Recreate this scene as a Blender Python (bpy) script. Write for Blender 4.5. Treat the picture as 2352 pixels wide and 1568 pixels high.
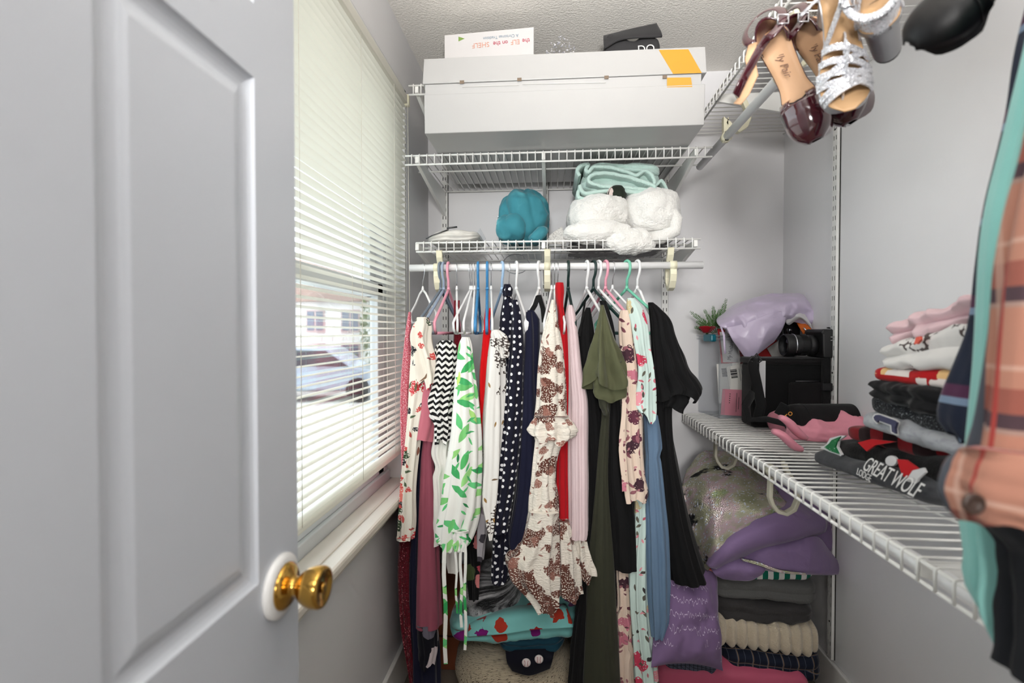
import bpy, bmesh, math, random
from math import sin, cos, pi, radians, tan, atan2, sqrt
from mathutils import Vector, Matrix, noise, Quaternion

scene = bpy.context.scene
COL = scene.collection
for o in list(bpy.data.objects):
    bpy.data.objects.remove(o)
random.seed(7)

# ---------------------------------------------------------------- camera
F_PX, CX, CY = 1140.0, 1176.0, 784.0
YAW, PITCH, CAM_H = radians(4.5), radians(1.05), 1.20
cam_d = bpy.data.cameras.new('camera')
cam = bpy.data.objects.new('camera', cam_d)
COL.objects.link(cam)
cam.location = (0, 0, CAM_H)
cam.rotation_euler = (pi / 2 - PITCH, 0, YAW)
cam_d.sensor_width = 36.0
cam_d.lens = 36.0 * F_PX / 2352.0
cam_d.clip_start = 0.02
cam_d.dof.use_dof = True
cam_d.dof.focus_distance = 1.62
cam_d.dof.aperture_fstop = 2.8
scene.camera = cam

# ---------------------------------------------------------------- world, lights, exposure
scene.view_settings.view_transform = 'Standard'
scene.view_settings.look = 'None'
scene.view_settings.gamma = 1.0
scene.view_settings.use_curve_mapping = False
scene.view_settings.exposure = -0.1
world = bpy.data.worlds.new('world')
scene.world = world
world.use_nodes = True
bg = world.node_tree.nodes['Background']
bg.inputs[0].default_value = (0.9, 0.95, 1.0, 1)
bg.inputs[1].default_value = 4.0
try:
    scene.cycles.use_denoising = True
    scene.cycles.use_light_tree = False
    scene.cycles.max_bounces = 5
    scene.cycles.diffuse_bounces = 3
    scene.cycles.glossy_bounces = 3
    scene.cycles.transmission_bounces = 4
    scene.cycles.use_adaptive_sampling = True
    scene.cycles.adaptive_threshold = 0.06
    scene.cycles.adaptive_min_samples = 16
    scene.cycles.transparent_max_bounces = 12
    scene.cycles.sample_clamp_indirect = 6.0
    scene.cycles.caustics_reflective = False
    scene.cycles.caustics_refractive = False
except Exception:
    pass


def light(name, kind, loc, target, energy, color=(1, 1, 1), **kw):
    d = bpy.data.lights.new(name, kind)
    d.energy = energy
    d.color = color
    for k, v in kw.items():
        setattr(d, k, v)
    o = bpy.data.objects.new(name, d)
    COL.objects.link(o)
    o.location = loc
    o.rotation_euler = (Vector(target) - Vector(loc)).to_track_quat('-Z', 'Y').to_euler()
    return o


# photographer's flash in the doorway: one head aimed into the closet, one bounced off the closet ceiling
light('flash_lamp', 'SPOT', (-0.02, -0.10, 1.56), (0.25, 2.05, 1.62), 14, (1.0, 0.985, 0.97),
      spot_size=radians(96), spot_blend=1.0, shadow_soft_size=0.06)
light('hall_fill_spot', 'SPOT', (-0.05, -1.9, 1.60), (0.24, 2.05, 1.68), 255, (1.0, 0.985, 0.97),
      spot_size=radians(54), spot_blend=1.0, shadow_soft_size=0.30)  # extra spot added down the hall so the back wall keeps up with box
light('bounce_flash_lamp', 'SPOT', (0.10, -0.30, 1.45), (0.16, 0.36, 2.28), 250, (1.0, 0.985, 0.97),
      spot_size=radians(92), spot_blend=1.0, shadow_soft_size=0.08)
light('hall_fill_light', 'AREA', (0.15, -0.75, 2.22), (0.15, -0.75, 0), 20, (1.0, 0.985, 0.975),
      shape='RECTANGLE', size=1.1, size_y=0.8)  # unseen area light added under the hall ceiling as soft fill

# ---------------------------------------------------------------- pixel <-> world helpers
_fw = Vector((-sin(YAW) * cos(PITCH), cos(YAW) * cos(PITCH), -sin(PITCH)))
_rt = Vector((cos(YAW), sin(YAW), 0))
_up = _rt.cross(_fw)
CAMP = Vector((0, 0, CAM_H))


def ray(u, v):
    return _fw + _rt * ((u - CX) / F_PX) + _up * ((CY - v) / F_PX)


def PY(u, v, Y):
    d = ray(u, v)
    return CAMP + d * (Y / d.y)


def PX(u, v, X):
    d = ray(u, v)
    return CAMP + d * (X / d.x)


def PZ(u, v, Z):
    d = ray(u, v)
    return CAMP + d * ((Z - CAM_H) / d.z)


# ---------------------------------------------------------------- materials
def srgb(c):
    c = [x / 255.0 for x in c]
    return tuple((x / 12.92 if x <= 0.04045 else ((x + 0.055) / 1.055) ** 2.4) for x in c) + (1.0,)


class NB:
    """small node builder"""
    def __init__(self, name):
        self.m = bpy.data.materials.new(name)
        self.m.use_nodes = True
        self.t = self.m.node_tree
        self.b = self.t.nodes['Principled BSDF']
        self.out = self.t.nodes['Material Output']
        self._c = {}

    def n(self, typ, **kw):
        nd = self.t.nodes.new(typ)
        for k, v in kw.items():
            setattr(nd, k, v)
        return nd

    def put(self, sock, val):
        if hasattr(val, 'is_linked') or isinstance(val, bpy.types.NodeSocket):
            self.t.links.new(val, sock)
        else:
            sock.default_value = val

    def coord(self, which='UV'):
        if which not in self._c:
            if 'tc' not in self._c:
                self._c['tc'] = self.n('ShaderNodeTexCoord')
            self._c[which] = self._c['tc'].outputs[which]
        return self._c[which]

    def mapping(self, vec, scale=(1, 1, 1), rot=0.0, loc=(0, 0, 0)):
        mp = self.n('ShaderNodeMapping')
        self.t.links.new(vec, mp.inputs['Vector'])
        mp.inputs['Scale'].default_value = scale
        mp.inputs['Rotation'].default_value = (0, 0, rot)
        mp.inputs['Location'].default_value = loc
        return mp.outputs[0]

    def noise(self, vec, scale, detail=2.0, rough=0.5, out='Fac'):
        nd = self.n('ShaderNodeTexNoise')
        self.t.links.new(vec, nd.inputs['Vector'])
        nd.inputs['Scale'].default_value = scale
        nd.inputs['Detail'].default_value = detail
        nd.inputs['Roughness'].default_value = rough
        return nd.outputs[0] if out == 'Fac' else nd.outputs[1]

    def voronoi(self, vec, scale, rnd=1.0, feature='F1', metric='EUCLIDEAN', dim='2D'):
        nd = self.n('ShaderNodeTexVoronoi', feature=feature, distance=metric, voronoi_dimensions=dim)
        self.t.links.new(vec, nd.inputs['Vector'])
        nd.inputs['Scale'].default_value = scale
        nd.inputs['Randomness'].default_value = rnd
        return nd

    def math(self, op, a, b=0.0, c=None):
        nd = self.n('ShaderNodeMath', operation=op)
        self.put(nd.inputs[0], a)
        self.put(nd.inputs[1], b)
        if c is not None:
            self.put(nd.inputs[2], c)
        return nd.outputs[0]

    def smooth(self, x, lo, hi):
        nd = self.n('ShaderNodeMapRange', interpolation_type='SMOOTHSTEP')
        self.put(nd.inputs[0], x)
        nd.inputs[1].default_value = lo
        nd.inputs[2].default_value = hi
        return nd.outputs[0]

    def mix(self, fac, a, b):
        nd = self.n('ShaderNodeMix', data_type='RGBA')
        self.put(nd.inputs[0], fac)
        self.put(nd.inputs[6], a)
        self.put(nd.inputs[7], b)
        return nd.outputs[2]

    def ramp(self, fac, stops, interp='LINEAR'):
        nd = self.n('ShaderNodeValToRGB')
        self.put(nd.inputs[0], fac)
        cr = nd.color_ramp
        cr.interpolation = interp
        while len(cr.elements) < len(stops):
            cr.elements.new(0.5)
        for e, (p, c) in zip(cr.elements, stops):
            e.position = p
            e.color = c
        return nd.outputs[0]

    def sep(self, vec):
        nd = self.n('ShaderNodeSeparateXYZ')
        self.t.links.new(vec, nd.inputs[0])
        return nd.outputs

    def warp(self, vec, scale, amt):
        nz = self.noise(vec, scale, 2.0, 0.5, 'Color')
        nd = self.n('ShaderNodeVectorMath', operation='MULTIPLY_ADD')
        self.t.links.new(nz, nd.inputs[0])
        nd.inputs[1].default_value = (amt, amt, amt)
        self.t.links.new(vec, nd.inputs[2])
        return nd.outputs[0]

    def bump(self, height, strength=0.3, dist=0.002):
        nd = self.n('ShaderNodeBump')
        nd.inputs['Strength'].default_value = strength
        nd.inputs['Distance'].default_value = dist
        self.put(nd.inputs['Height'], height)
        self.t.links.new(nd.outputs[0], self.b.inputs['Normal'])


MATS = {}


def mat(name, col, rough=0.6, metal=0.0, spec=0.5, bump=None, vary=0.0, sheen=0.0, coat=0.0,
        alpha=1.0, trans=0.0, space='Object', transl=0.0):
    """plain procedural surface: colour with faint mottling, optional noise relief (scale, strength, dist)"""
    if name in MATS:
        return MATS[name]
    w = NB(name)
    c = srgb(col)
    b = w.b
    b.inputs['Roughness'].default_value = rough
    b.inputs['Metallic'].default_value = metal
    b.inputs['Specular IOR Level'].default_value = spec
    b.inputs['Sheen Weight'].default_value = sheen
    b.inputs['Coat Weight'].default_value = coat
    b.inputs['Coat Roughness'].default_value = 0.06
    b.inputs['Alpha'].default_value = alpha
    b.inputs['Transmission Weight'].default_value = trans
    co = w.coord(space)
    nz = w.noise(co, 9.0, 3.0)
    d = tuple(x * (1 - vary) for x in c[:3]) + (1,)
    w.put(b.inputs['Base Color'], w.mix(nz, d, c) if vary else c)
    if bump:
        w.bump(w.noise(co, bump[0], 3.0, 0.6), bump[1], bump[2])
    if transl:
        tr = w.n('ShaderNodeBsdfTranslucent')
        tr.inputs[0].default_value = c
        mx = w.n('ShaderNodeMixShader')
        mx.inputs[0].default_value = transl
        w.t.links.new(b.outputs[0], mx.inputs[1])
        w.t.links.new(tr.outputs[0], mx.inputs[2])
        w.t.links.new(mx.outputs[0], w.out.inputs[0])
    MATS[name] = w.m
    return w.m


def cloth(name, base, layers=(), rough=0.85, weave=(900, 0.25, 0.0006), sheen=0.15, vary=0.1, space='UV', spec=0.2, glit=None,
          crumple=None):
    """fabric. layers (drawn in order, UV in metres):
    ('dots',cells/m,radius,rnd,col) ('blob',scale,thr,col) ('petal',cells/m,radius,warp,[cols],density)
    ('leaf',rot,sx,sy,radius,[cols],density) ('stripe',axis,freq,duty,col) ('zig',...) ('speck',scale,thr,col,maskscale,maskthr)"""
    if name in MATS:
        return MATS[name]
    w = NB(name)
    b = w.b
    co = w.coord(space)
    c = srgb(base)
    col = w.mix(w.noise(co, 14.0, 3.0), tuple(x * (1 - vary) for x in c[:3]) + (1,), c)
    for i, L in enumerate(layers):
        k = L[0]
        off = (i * 3.17 + 1.3, i * 1.71 + 0.4, 0)
        if k == 'dots':
            v = w.voronoi(w.mapping(co, loc=off), L[1], L[3])
            f = w.math('LESS_THAN', v.outputs['Distance'], L[2])
            col = w.mix(f, col, srgb(L[4]))
        elif k == 'blob':
            f = w.smooth(w.noise(w.mapping(co, loc=off), L[1], 3.0), L[2], L[2] + 0.04)
            col = w.mix(f, col, srgb(L[3]))
        elif k == 'soft':
            f = w.smooth(w.noise(w.mapping(co, loc=off), L[1], 3.0), L[2], L[2] + 0.25)
            col = w.mix(f, col, srgb(L[3]))
        elif k == 'petal':
            vec = w.warp(w.mapping(co, loc=off), L[1] * 2.2, L[3] / L[1])
            v = w.voronoi(vec, L[1], 1.0)
            s = w.sep(v.outputs['Color'])
            f = w.math('LESS_THAN', v.outputs['Distance'], L[2])
            f = w.math('MULTIPLY', f, w.math('LESS_THAN', s[0], L[5]))
            cs = L[4]
            rc = w.ramp(s[1], [(j / len(cs), srgb(cc)) for j, cc in enumerate(cs)], 'CONSTANT') if len(cs) > 1 else srgb(cs[0])
            col = w.mix(f, col, rc)
        elif k == 'leaf':
            vec = w.mapping(co, scale=(L[2], L[3], 1), rot=L[1], loc=off)
            vec = w.warp(vec, 0.6, 0.16)
            v = w.voronoi(vec, 1.0, 0.8, metric='MANHATTAN')
            s = w.sep(v.outputs['Color'])
            f = w.math('LESS_THAN', v.outputs['Distance'], L[4])
            f = w.math('MULTIPLY', f, w.math('LESS_THAN', s[0], L[6]))
            cs = L[5]
            rc = w.ramp(s[1], [(j / len(cs), srgb(cc)) for j, cc in enumerate(cs)], 'LINEAR') if len(cs) > 1 else srgb(cs[0])
            col = w.mix(f, col, rc)
        elif k == 'lens':      # pointed leaves, each turned its own way: (cells/m, half width, half length, cols, density, base angle, spread)
            vec = w.mapping(co, loc=off, scale=(L[1], L[1], 1))
            v = w.voronoi(vec, 1.0, 0.75)
            dl = w.n('ShaderNodeVectorMath', operation='SUBTRACT')
            w.t.links.new(vec, dl.inputs[0])
            w.t.links.new(v.outputs['Position'], dl.inputs[1])
            d = w.sep(dl.outputs[0])
            s = w.sep(v.outputs['Color'])
            an = w.math('ADD', L[6], w.math('MULTIPLY', w.math('SUBTRACT', s[2], 0.5), L[7]))
            ca, sa = w.math('COSINE', an), w.math('SINE', an)
            lx = w.math('SUBTRACT', w.math('MULTIPLY', d[0], ca), w.math('MULTIPLY', d[1], sa))
            ly = w.math('ADD', w.math('MULTIPLY', d[0], sa), w.math('MULTIPLY', d[1], ca))
            q = w.math('MULTIPLY', w.math('POWER', w.math('ABSOLUTE', w.math('DIVIDE', ly, L[3])), 2.0), L[2])
            f = w.math('LESS_THAN', w.math('ADD', w.math('ABSOLUTE', lx), q), L[2])
            f = w.math('MULTIPLY', f, w.math('LESS_THAN', s[0], L[5]))
            cs = L[4]
            rc = w.ramp(s[1], [(j / len(cs), srgb(cc)) for j, cc in enumerate(cs)], 'LINEAR') if len(cs) > 1 else srgb(cs[0])
            col = w.mix(f, col, rc)
        elif k == 'cluster':   # flower or paisley patches filled with fine broken marks
            vec = w.warp(w.mapping(co, loc=off), L[1] * 1.6, L[3] / L[1])
            v = w.voronoi(vec, L[1], 1.0)
            s = w.sep(v.outputs['Color'])
            f = w.math('MULTIPLY', w.math('LESS_THAN', v.outputs['Distance'], L[2]), w.math('LESS_THAN', s[0], L[4]))
            v2 = w.voronoi(w.mapping(co, loc=off), L[5], 1.0)
            f2 = w.math('GREATER_THAN', w.math('ADD', v2.outputs['Distance'], w.math('MULTIPLY', w.math('SUBTRACT', L[2], v.outputs['Distance']), L[8] if len(L) > 8 else 0.0)), L[6])
            cs = L[7]
            rc = w.ramp(s[1], [(j / len(cs), srgb(cc)) for j, cc in enumerate(cs)], 'CONSTANT') if len(cs) > 1 else srgb(cs[0])
            col = w.mix(w.math('MULTIPLY', f, f2), col, rc)
        elif k == 'scribble':
            s = w.sep(co)
            yy = w.math('ADD', s[1], w.math('MULTIPLY', w.math('SUBTRACT', w.noise(w.mapping(co, scale=(1, 0.05, 1)), L[2], 1.0), 0.5), L[3]))
            f = w.math('LESS_THAN', w.math('FRACT', w.math('MULTIPLY', yy, L[1])), L[4])
            mk = w.math('GREATER_THAN', w.noise(w.mapping(co, loc=off), 9.0, 2.0), L[6])
            col = w.mix(w.math('MULTIPLY', f, mk), col, srgb(L[5]))
        elif k == 'stripe':
            s = w.sep(co)
            x = s[L[1]]
            if len(L) > 5:
                x = w.math('ADD', x, w.math('MULTIPLY', w.noise(co, 5.0), L[5]))
            f = w.math('LESS_THAN', w.math('FRACT', w.math('MULTIPLY', x, L[2])), L[3])
            col = w.mix(f, col, srgb(L[4]))
        elif k == 'plaid':
            s = w.sep(co)
            for ax in (0, 1):
                f = w.math('LESS_THAN', w.math('FRACT', w.math('MULTIPLY', s[ax], L[1])), L[2])
                col = w.mix(w.math('MULTIPLY', f, L[4]), col, srgb(L[3]))
        elif k == 'zig':
            s = w.sep(co)
            tri = w.math('PINGPONG', w.math('MULTIPLY', s[0], L[2]), 1.0)
            x = w.math('ADD', w.math('MULTIPLY', s[1], L[1]), w.math('MULTIPLY', tri, L[3]))
            f = w.math('LESS_THAN', w.math('FRACT', x), 0.5)
            col = w.mix(f, col, srgb(L[4]))
        elif k == 'speck':
            nz = w.noise(w.mapping(co, loc=off), L[1], 4.0, 0.7)
            f = w.math('GREATER_THAN', nz, L[2])
            if len(L) > 4:
                mk = w.math('GREATER_THAN', w.noise(w.mapping(co, loc=off), L[4], 2.0), L[5])
                f = w.math('MULTIPLY', f, mk)
            col = w.mix(f, col, srgb(L[3]))
        elif k == 'line':      # outline sketch: ring of voronoi cells
            vec = w.warp(w.mapping(co, loc=off), L[1] * 1.5, 0.5 / L[1])
            v = w.voronoi(vec, L[1], 1.0, 'DISTANCE_TO_EDGE')
            f = w.math('LESS_THAN', v.outputs['Distance'], L[2])
            mk = w.math('GREATER_THAN', w.noise(w.mapping(co, loc=off), L[4], 2.0), L[5])
            col = w.mix(w.math('MULTIPLY', f, mk), col, srgb(L[3]))
        elif k == 'band':      # colour between two heights/widths of the cloth itself
            s = w.sep(co)
            f = w.math('MULTIPLY', w.math('GREATER_THAN', s[L[1]], L[2]), w.math('LESS_THAN', s[L[1]], L[3]))
            col = w.mix(f, col, srgb(L[4]))
    w.put(b.inputs['Base Color'], col)
    b.inputs['Roughness'].default_value = rough
    b.inputs['Specular IOR Level'].default_value = spec
    b.inputs['Sheen Weight'].default_value = sheen
    b.inputs['Sheen Roughness'].default_value = 0.4
    if glit:
        v = w.voronoi(co, glit[0], 1.0, dim='3D')
        s = w.sep(v.outputs['Color'])
        f = w.math('GREATER_THAN', s[0], glit[1])
        w.put(b.inputs['Metallic'], w.math('MULTIPLY', f, 0.8))
        w.put(b.inputs['Roughness'], w.math('SUBTRACT', 0.8, w.math('MULTIPLY', f, 0.55)))
        if len(glit) > 2:
            w.put(b.inputs['Base Color'], w.mix(f, col, srgb(glit[2])))
        nm = w.n('ShaderNodeVectorMath', operation='MULTIPLY_ADD')
        geo = w.n('ShaderNodeNewGeometry')
        w.t.links.new(v.outputs['Color'], nm.inputs[0])
        nm.inputs[1].default_value = (0.9, 0.9, 0.9)
        sb = w.n('ShaderNodeVectorMath', operation='SUBTRACT')
        w.t.links.new(geo.outputs['Normal'], sb.inputs[0])
        sb.inputs[1].default_value = (0.45, 0.45, 0.45)
        w.t.links.new(sb.outputs[0], nm.inputs[2])
        nn = w.n('ShaderNodeVectorMath', operation='NORMALIZE')
        w.t.links.new(nm.outputs[0], nn.inputs[0])
        w.t.links.new(nn.outputs[0], b.inputs['Normal'])
    elif crumple:
        w.bump(w.noise(w.mapping(co, scale=(1, crumple[3] if len(crumple) > 3 else 1, 1)), crumple[0], 3.0, 0.6), crumple[1], crumple[2])
    elif weave:
        w.bump(w.noise(co, weave[0], 2.0), weave[1], weave[2])
    MATS[name] = w.m
    return w.m


WHITE_WALL = mat('wall_paint', (234, 233, 234), 0.55, bump=(220, 0.12, 0.002), vary=0.02, spec=0.3)
LEFT_WALL = mat('wall_paint_left', (226, 225, 226), 0.5, bump=(220, 0.12, 0.002), vary=0.04, spec=0.3)
CEIL = mat('ceiling_texture', (240, 236, 229), 0.9, bump=(130, 0.55, 0.006), vary=0.04, spec=0.2)
TRIM = mat('trim_paint', (232, 230, 226), 0.35, vary=0.02, spec=0.4)
SILL = mat('sill_paint', (226, 218, 206), 0.4, vary=0.14, bump=(40, 0.1, 0.002))
DOORP = mat('door_paint', (200, 204, 211), 0.34, vary=0.02, spec=0.45, bump=(60, 0.03, 0.002))
WIRE = mat('white_vinyl_wire', (240, 239, 235), 0.35, spec=0.5)
RODM = mat('white_enamel_rod', (236, 236, 236), 0.3, spec=0.5)
CREAM = mat('cream_plastic', (232, 227, 200), 0.4, spec=0.5)
ZINC = mat('zinc_channel', (60, 58, 56), 0.6, metal=0.3)
SLAT = mat('blind_slat_vinyl', (243, 240, 230), 0.45, transl=0.35)
BRASS = mat('polished_brass', (205, 160, 80), 0.14, metal=1.0)
SILVER = mat('chrome_wire', (200, 200, 205), 0.2, metal=1.0)
GLASS_P = None


# ---------------------------------------------------------------- mesh helpers
def link(name, me, parent=None, m=None, label=None):
    o = bpy.data.objects.new(name, me)
    COL.objects.link(o)
    if parent is not None:
        o.parent = parent
    if m is not None and len(me.materials) == 0:
        me.materials.append(m)
    if label:
        o['label'] = label
    return o


def tag(o, label, cat, group=None):
    o['label'] = label
    o['category'] = cat
    if group:
        o['group'] = group
    return o


def struct(o):
    o['kind'] = 'structure'
    return o


def thing(name, label, cat, group=None, loc=(0, 0, 0), rot=(0, 0, 0)):
    o = bpy.data.objects.new(name, None)
    COL.objects.link(o)
    o.location = loc
    o.rotation_euler = rot
    o.empty_display_size = 0.05
    return tag(o, label, cat, group)


class MB:
    def __init__(self):
        self.v, self.f, self.uv, self.sm = [], [], [], []

    def add(self, verts, faces, uvs=None, smooth=True):
        k = len(self.v)
        self.v += [tuple(p) for p in verts]
        self.f += [tuple(i + k for i in f) for f in faces]
        self.uv += list(uvs) if uvs is not None else [(p[0], p[2] + p[1]) for p in verts]
        self.sm += [smooth] * len(faces)
        return self

    def box(self, lo, hi, smooth=False, mtx=None):
        x0, y0, z0 = lo
        x1, y1, z1 = hi
        vs = [Vector(p) for p in ((x0, y0, z0), (x1, y0, z0), (x1, y1, z0), (x0, y1, z0), (x0, y0, z1), (x1, y0, z1), (x1, y1, z1), (x0, y1, z1))]
        if mtx is not None:
            vs = [mtx @ p for p in vs]
        return self.add(vs, [(0, 3, 2, 1), (4, 5, 6, 7), (0, 1, 5, 4), (1, 2, 6, 5), (2, 3, 7, 6), (3, 0, 4, 7)], smooth=smooth)

    def tube(self, pts, r, seg=8, caps=True, flat=None):
        """swept tube along a polyline; r number or list; flat=(sx,sy) squashes the section"""
        pts = [Vector(p) for p in pts]
        n = len(pts)
        T = []
        for i in range(n):
            a = pts[max(0, i - 1)]
            b = pts[min(n - 1, i + 1)]
            t = b - a
            T.append(t.normalized() if t.length > 1e-9 else Vector((0, 0, 1)))
        ref = Vector((0, 0, 1)) if abs(T[0].z) < 0.9 else Vector((1, 0, 0))
        N = (ref - T[0] * ref.dot(T[0])).normalized()
        vs, fs, uv = [], [], []
        L = 0
        for i in range(n):
            if i:
                q = T[i - 1].rotation_difference(T[i])
                N = (q @ N)
                N = (N - T[i] * N.dot(T[i])).normalized()
                L += (pts[i] - pts[i - 1]).length
            B = T[i].cross(N)
            rr = r[i] if isinstance(r, (list, tuple)) else r
            sx, sy = flat if flat else (1, 1)
            for j in range(seg):
                a = 2 * pi * j / seg
                vs.append(pts[i] + N * (cos(a) * rr * sx) + B * (sin(a) * rr * sy))
                uv.append((rr * 2 * pi * j / seg, L))
        for i in range(n - 1):
            for j in range(seg):
                k = (j + 1) % seg
                fs.append((i * seg + j, i * seg + k, (i + 1) * seg + k, (i + 1) * seg + j))
        if caps:
            fs.append(tuple(range(seg - 1, -1, -1)))
            fs.append(tuple((n - 1) * seg + j for j in range(seg)))
        return self.add(vs, fs, uv, True)

    def band(self, pts, wdir, w, th=0.0012):
        """flat strap along pts: width w across (direction wdir), thickness th"""
        pts = [Vector(p) for p in pts]
        n = len(pts)
        rows, L = [], 0
        uv = []
        for i in range(n):
            t = (pts[min(n - 1, i + 1)] - pts[max(0, i - 1)]).normalized()
            wd = Vector(wdir[i] if isinstance(wdir, list) else wdir)
            wd = (wd - t * wd.dot(t)).normalized()
            nn = t.cross(wd)
            if i:
                L += (pts[i] - pts[i - 1]).length
            ww = (w[i] if isinstance(w, list) else w) / 2
            rows.append([pts[i] + wd * ww + nn * th, pts[i] - wd * ww + nn * th, pts[i] - wd * ww - nn * th, pts[i] + wd * ww - nn * th])
            uv.append([(ww, L), (-ww, L), (-ww, L), (ww, L)])
        self.grid(rows, uv, closed=True, smooth=False)
        self.add(rows[0], [(3, 2, 1, 0)], smooth=False)
        return self.add(rows[-1], [(0, 1, 2, 3)], smooth=False)

    def lathe(self, prof, seg=24, mtx=None, caps=True):
        """profile [(r,z)] turned about z"""
        vs, fs, uv = [], [], []
        for (r, z) in prof:
            for j in range(seg):
                a = 2 * pi * j / seg
                p = Vector((r * cos(a), r * sin(a), z))
                vs.append(mtx @ p if mtx is not None else p)
                uv.append((r * a, z))
        n = len(prof)
        for i in range(n - 1):
            for j in range(seg):
                k = (j + 1) % seg
                fs.append((i * seg + j, i * seg + k, (i + 1) * seg + k, (i + 1) * seg + j))
        if caps:
            fs.append(tuple(range(seg - 1, -1, -1)))
            fs.append(tuple((n - 1) * seg + j for j in range(seg)))
        return self.add(vs, fs, uv, True)

    def grid(self, rows, uvs=None, closed=False, smooth=True):
        m, n = len(rows), len(rows[0])
        vs = [p for r in rows for p in r]
        if uvs is None:
            uvl = [(p[0] + p[1], p[2]) for p in vs]
        else:
            uvl = [q for r in uvs for q in r]
        fs = []
        for i in range(m - 1):
            for j in range(n - 1 if not closed else n):
                k = (j + 1) % n
                fs.append((i * n + j, i * n + k, (i + 1) * n + k, (i + 1) * n + j))
        return self.add(vs, fs, uvl, smooth)

    def prism(self, poly, a, b, mtx=None, smooth=False):
        """2-D polygon [(x,z)] extruded along y from a to b"""
        n = len(poly)
        vs = [Vector((p[0], a, p[1])) for p in poly] + [Vector((p[0], b, p[1])) for p in poly]
        if mtx is not None:
            vs = [mtx @ p for p in vs]
        fs = [tuple(range(n)), tuple(range(2 * n - 1, n - 1, -1))]
        fs += [(i, i + n, (i + 1) % n + n, (i + 1) % n) for i in range(n)]
        return self.add(vs, fs, smooth=smooth)

    def mesh(self, name):
        me = bpy.data.meshes.new(name)
        me.from_pydata(self.v, [], self.f)
        me.polygons.foreach_set('use_smooth', self.sm)
        ul = me.uv_layers.new(name='UVMap')
        flat = [0.0] * (2 * len(me.loops))
        vi = [0] * len(me.loops)
        me.loops.foreach_get('vertex_index', vi)
        for i, k in enumerate(vi):
            flat[2 * i], flat[2 * i + 1] = self.uv[k][0], self.uv[k][1]
        ul.data.foreach_set('uv', flat)
        me.update()
        return me

    def build(self, name, m, parent=None, label=None, bevel=0.0, subsurf=0, solid=0.0):
        o = link(name, self.mesh(name), parent, m, label)
        if solid:
            md = o.modifiers.new('thickness', 'SOLIDIFY')
            md.thickness = solid
            md.offset = 0
        if bevel:
            md = o.modifiers.new('bevel', 'BEVEL')
            md.width = bevel
            md.segments = 2
            md.limit_method = 'ANGLE'
        if subsurf:
            md = o.modifiers.new('sub', 'SUBSURF')
            md.levels = md.render_levels = subsurf
        return o


def nz(x, y=0.0, z=0.0):
    return noise.noise(Vector((x, y, z)))


def fbm(p, oct=3):
    s, a, f = 0.0, 1.0, 1.0
    for _ in range(oct):
        s += a * noise.noise(p * f)
        a *= 0.5
        f *= 2.03
    return s


def lerp(a, b, t):
    return a + (b - a) * t


def interp(keys, x):
    """monotone-ish smooth interpolation through [(x, a, b, ...)]"""
    if x <= keys[0][0]:
        return keys[0][1:]
    if x >= keys[-1][0]:
        return keys[-1][1:]
    for i in range(len(keys) - 1):
        a, b = keys[i], keys[i + 1]
        if a[0] <= x <= b[0]:
            t = (x - a[0]) / max(1e-9, b[0] - a[0])
            p = keys[max(0, i - 1)]
            q = keys[min(len(keys) - 1, i + 2)]
            out = []
            for k in range(1, len(a)):
                m0 = (b[k] - p[k]) / max(1e-9, b[0] - p[0]) * (b[0] - a[0])
                m1 = (q[k] - a[k]) / max(1e-9, q[0] - a[0]) * (b[0] - a[0])
                lo, hi = min(a[k], b[k]), max(a[k], b[k])
                t2, t3 = t * t, t * t * t
                val = (2 * t3 - 3 * t2 + 1) * a[k] + (t3 - 2 * t2 + t) * m0 + (-2 * t3 + 3 * t2) * b[k] + (t3 - t2) * m1
                e = 0.15 * (hi - lo)
                out.append(min(hi + e, max(lo - e, val)))
            return tuple(out)
    return keys[-1][1:]


FONT = None


def lettering(text, parent, mtx, size, m, name='lettering', spacing=1.0, extrude=0.0003, align='CENTER', shear=0.0, squash=1.0):
    """flat print as its own mesh"""
    cu = bpy.data.curves.new(name, 'FONT')
    cu.body = text
    cu.size = size
    cu.extrude = extrude
    cu.align_x = align
    cu.align_y = 'CENTER'
    cu.space_character = spacing
    cu.shear = shear
    tmp = bpy.data.objects.new(name, cu)
    COL.objects.link(tmp)
    dg = bpy.context.evaluated_depsgraph_get()
    me = bpy.data.meshes.new_from_object(tmp.evaluated_get(dg))
    bpy.data.objects.remove(tmp)
    me.transform(mtx @ Matrix.Diagonal((squash, 1, 1, 1)))
    return link(name, me, parent, m)


def frame(o, x, y):
    """matrix with origin o, text x axis, text y axis"""
    x = Vector(x).normalized()
    z = x.cross(Vector(y)).normalized()
    y = z.cross(x)
    M = Matrix((x, y, z)).transposed().to_4x4()
    M.translation = Vector(o)
    return M
# ================================================================= room shell
XL, XR, YB, YF = -0.512, 0.916, 2.05, -0.10
ZC = PY(1700, 161, YB).z
WY0, WY1 = 0.30, 1.735                     # window opening along the left wall
WZ0 = PX(916, 1145, -0.47).z               # top of the stool
WZ1 = PX(915, 176, -0.50).z + 0.012
DX0, DX1, DZ = -0.40, 0.66, 2.08           # doorway behind the camera

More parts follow.
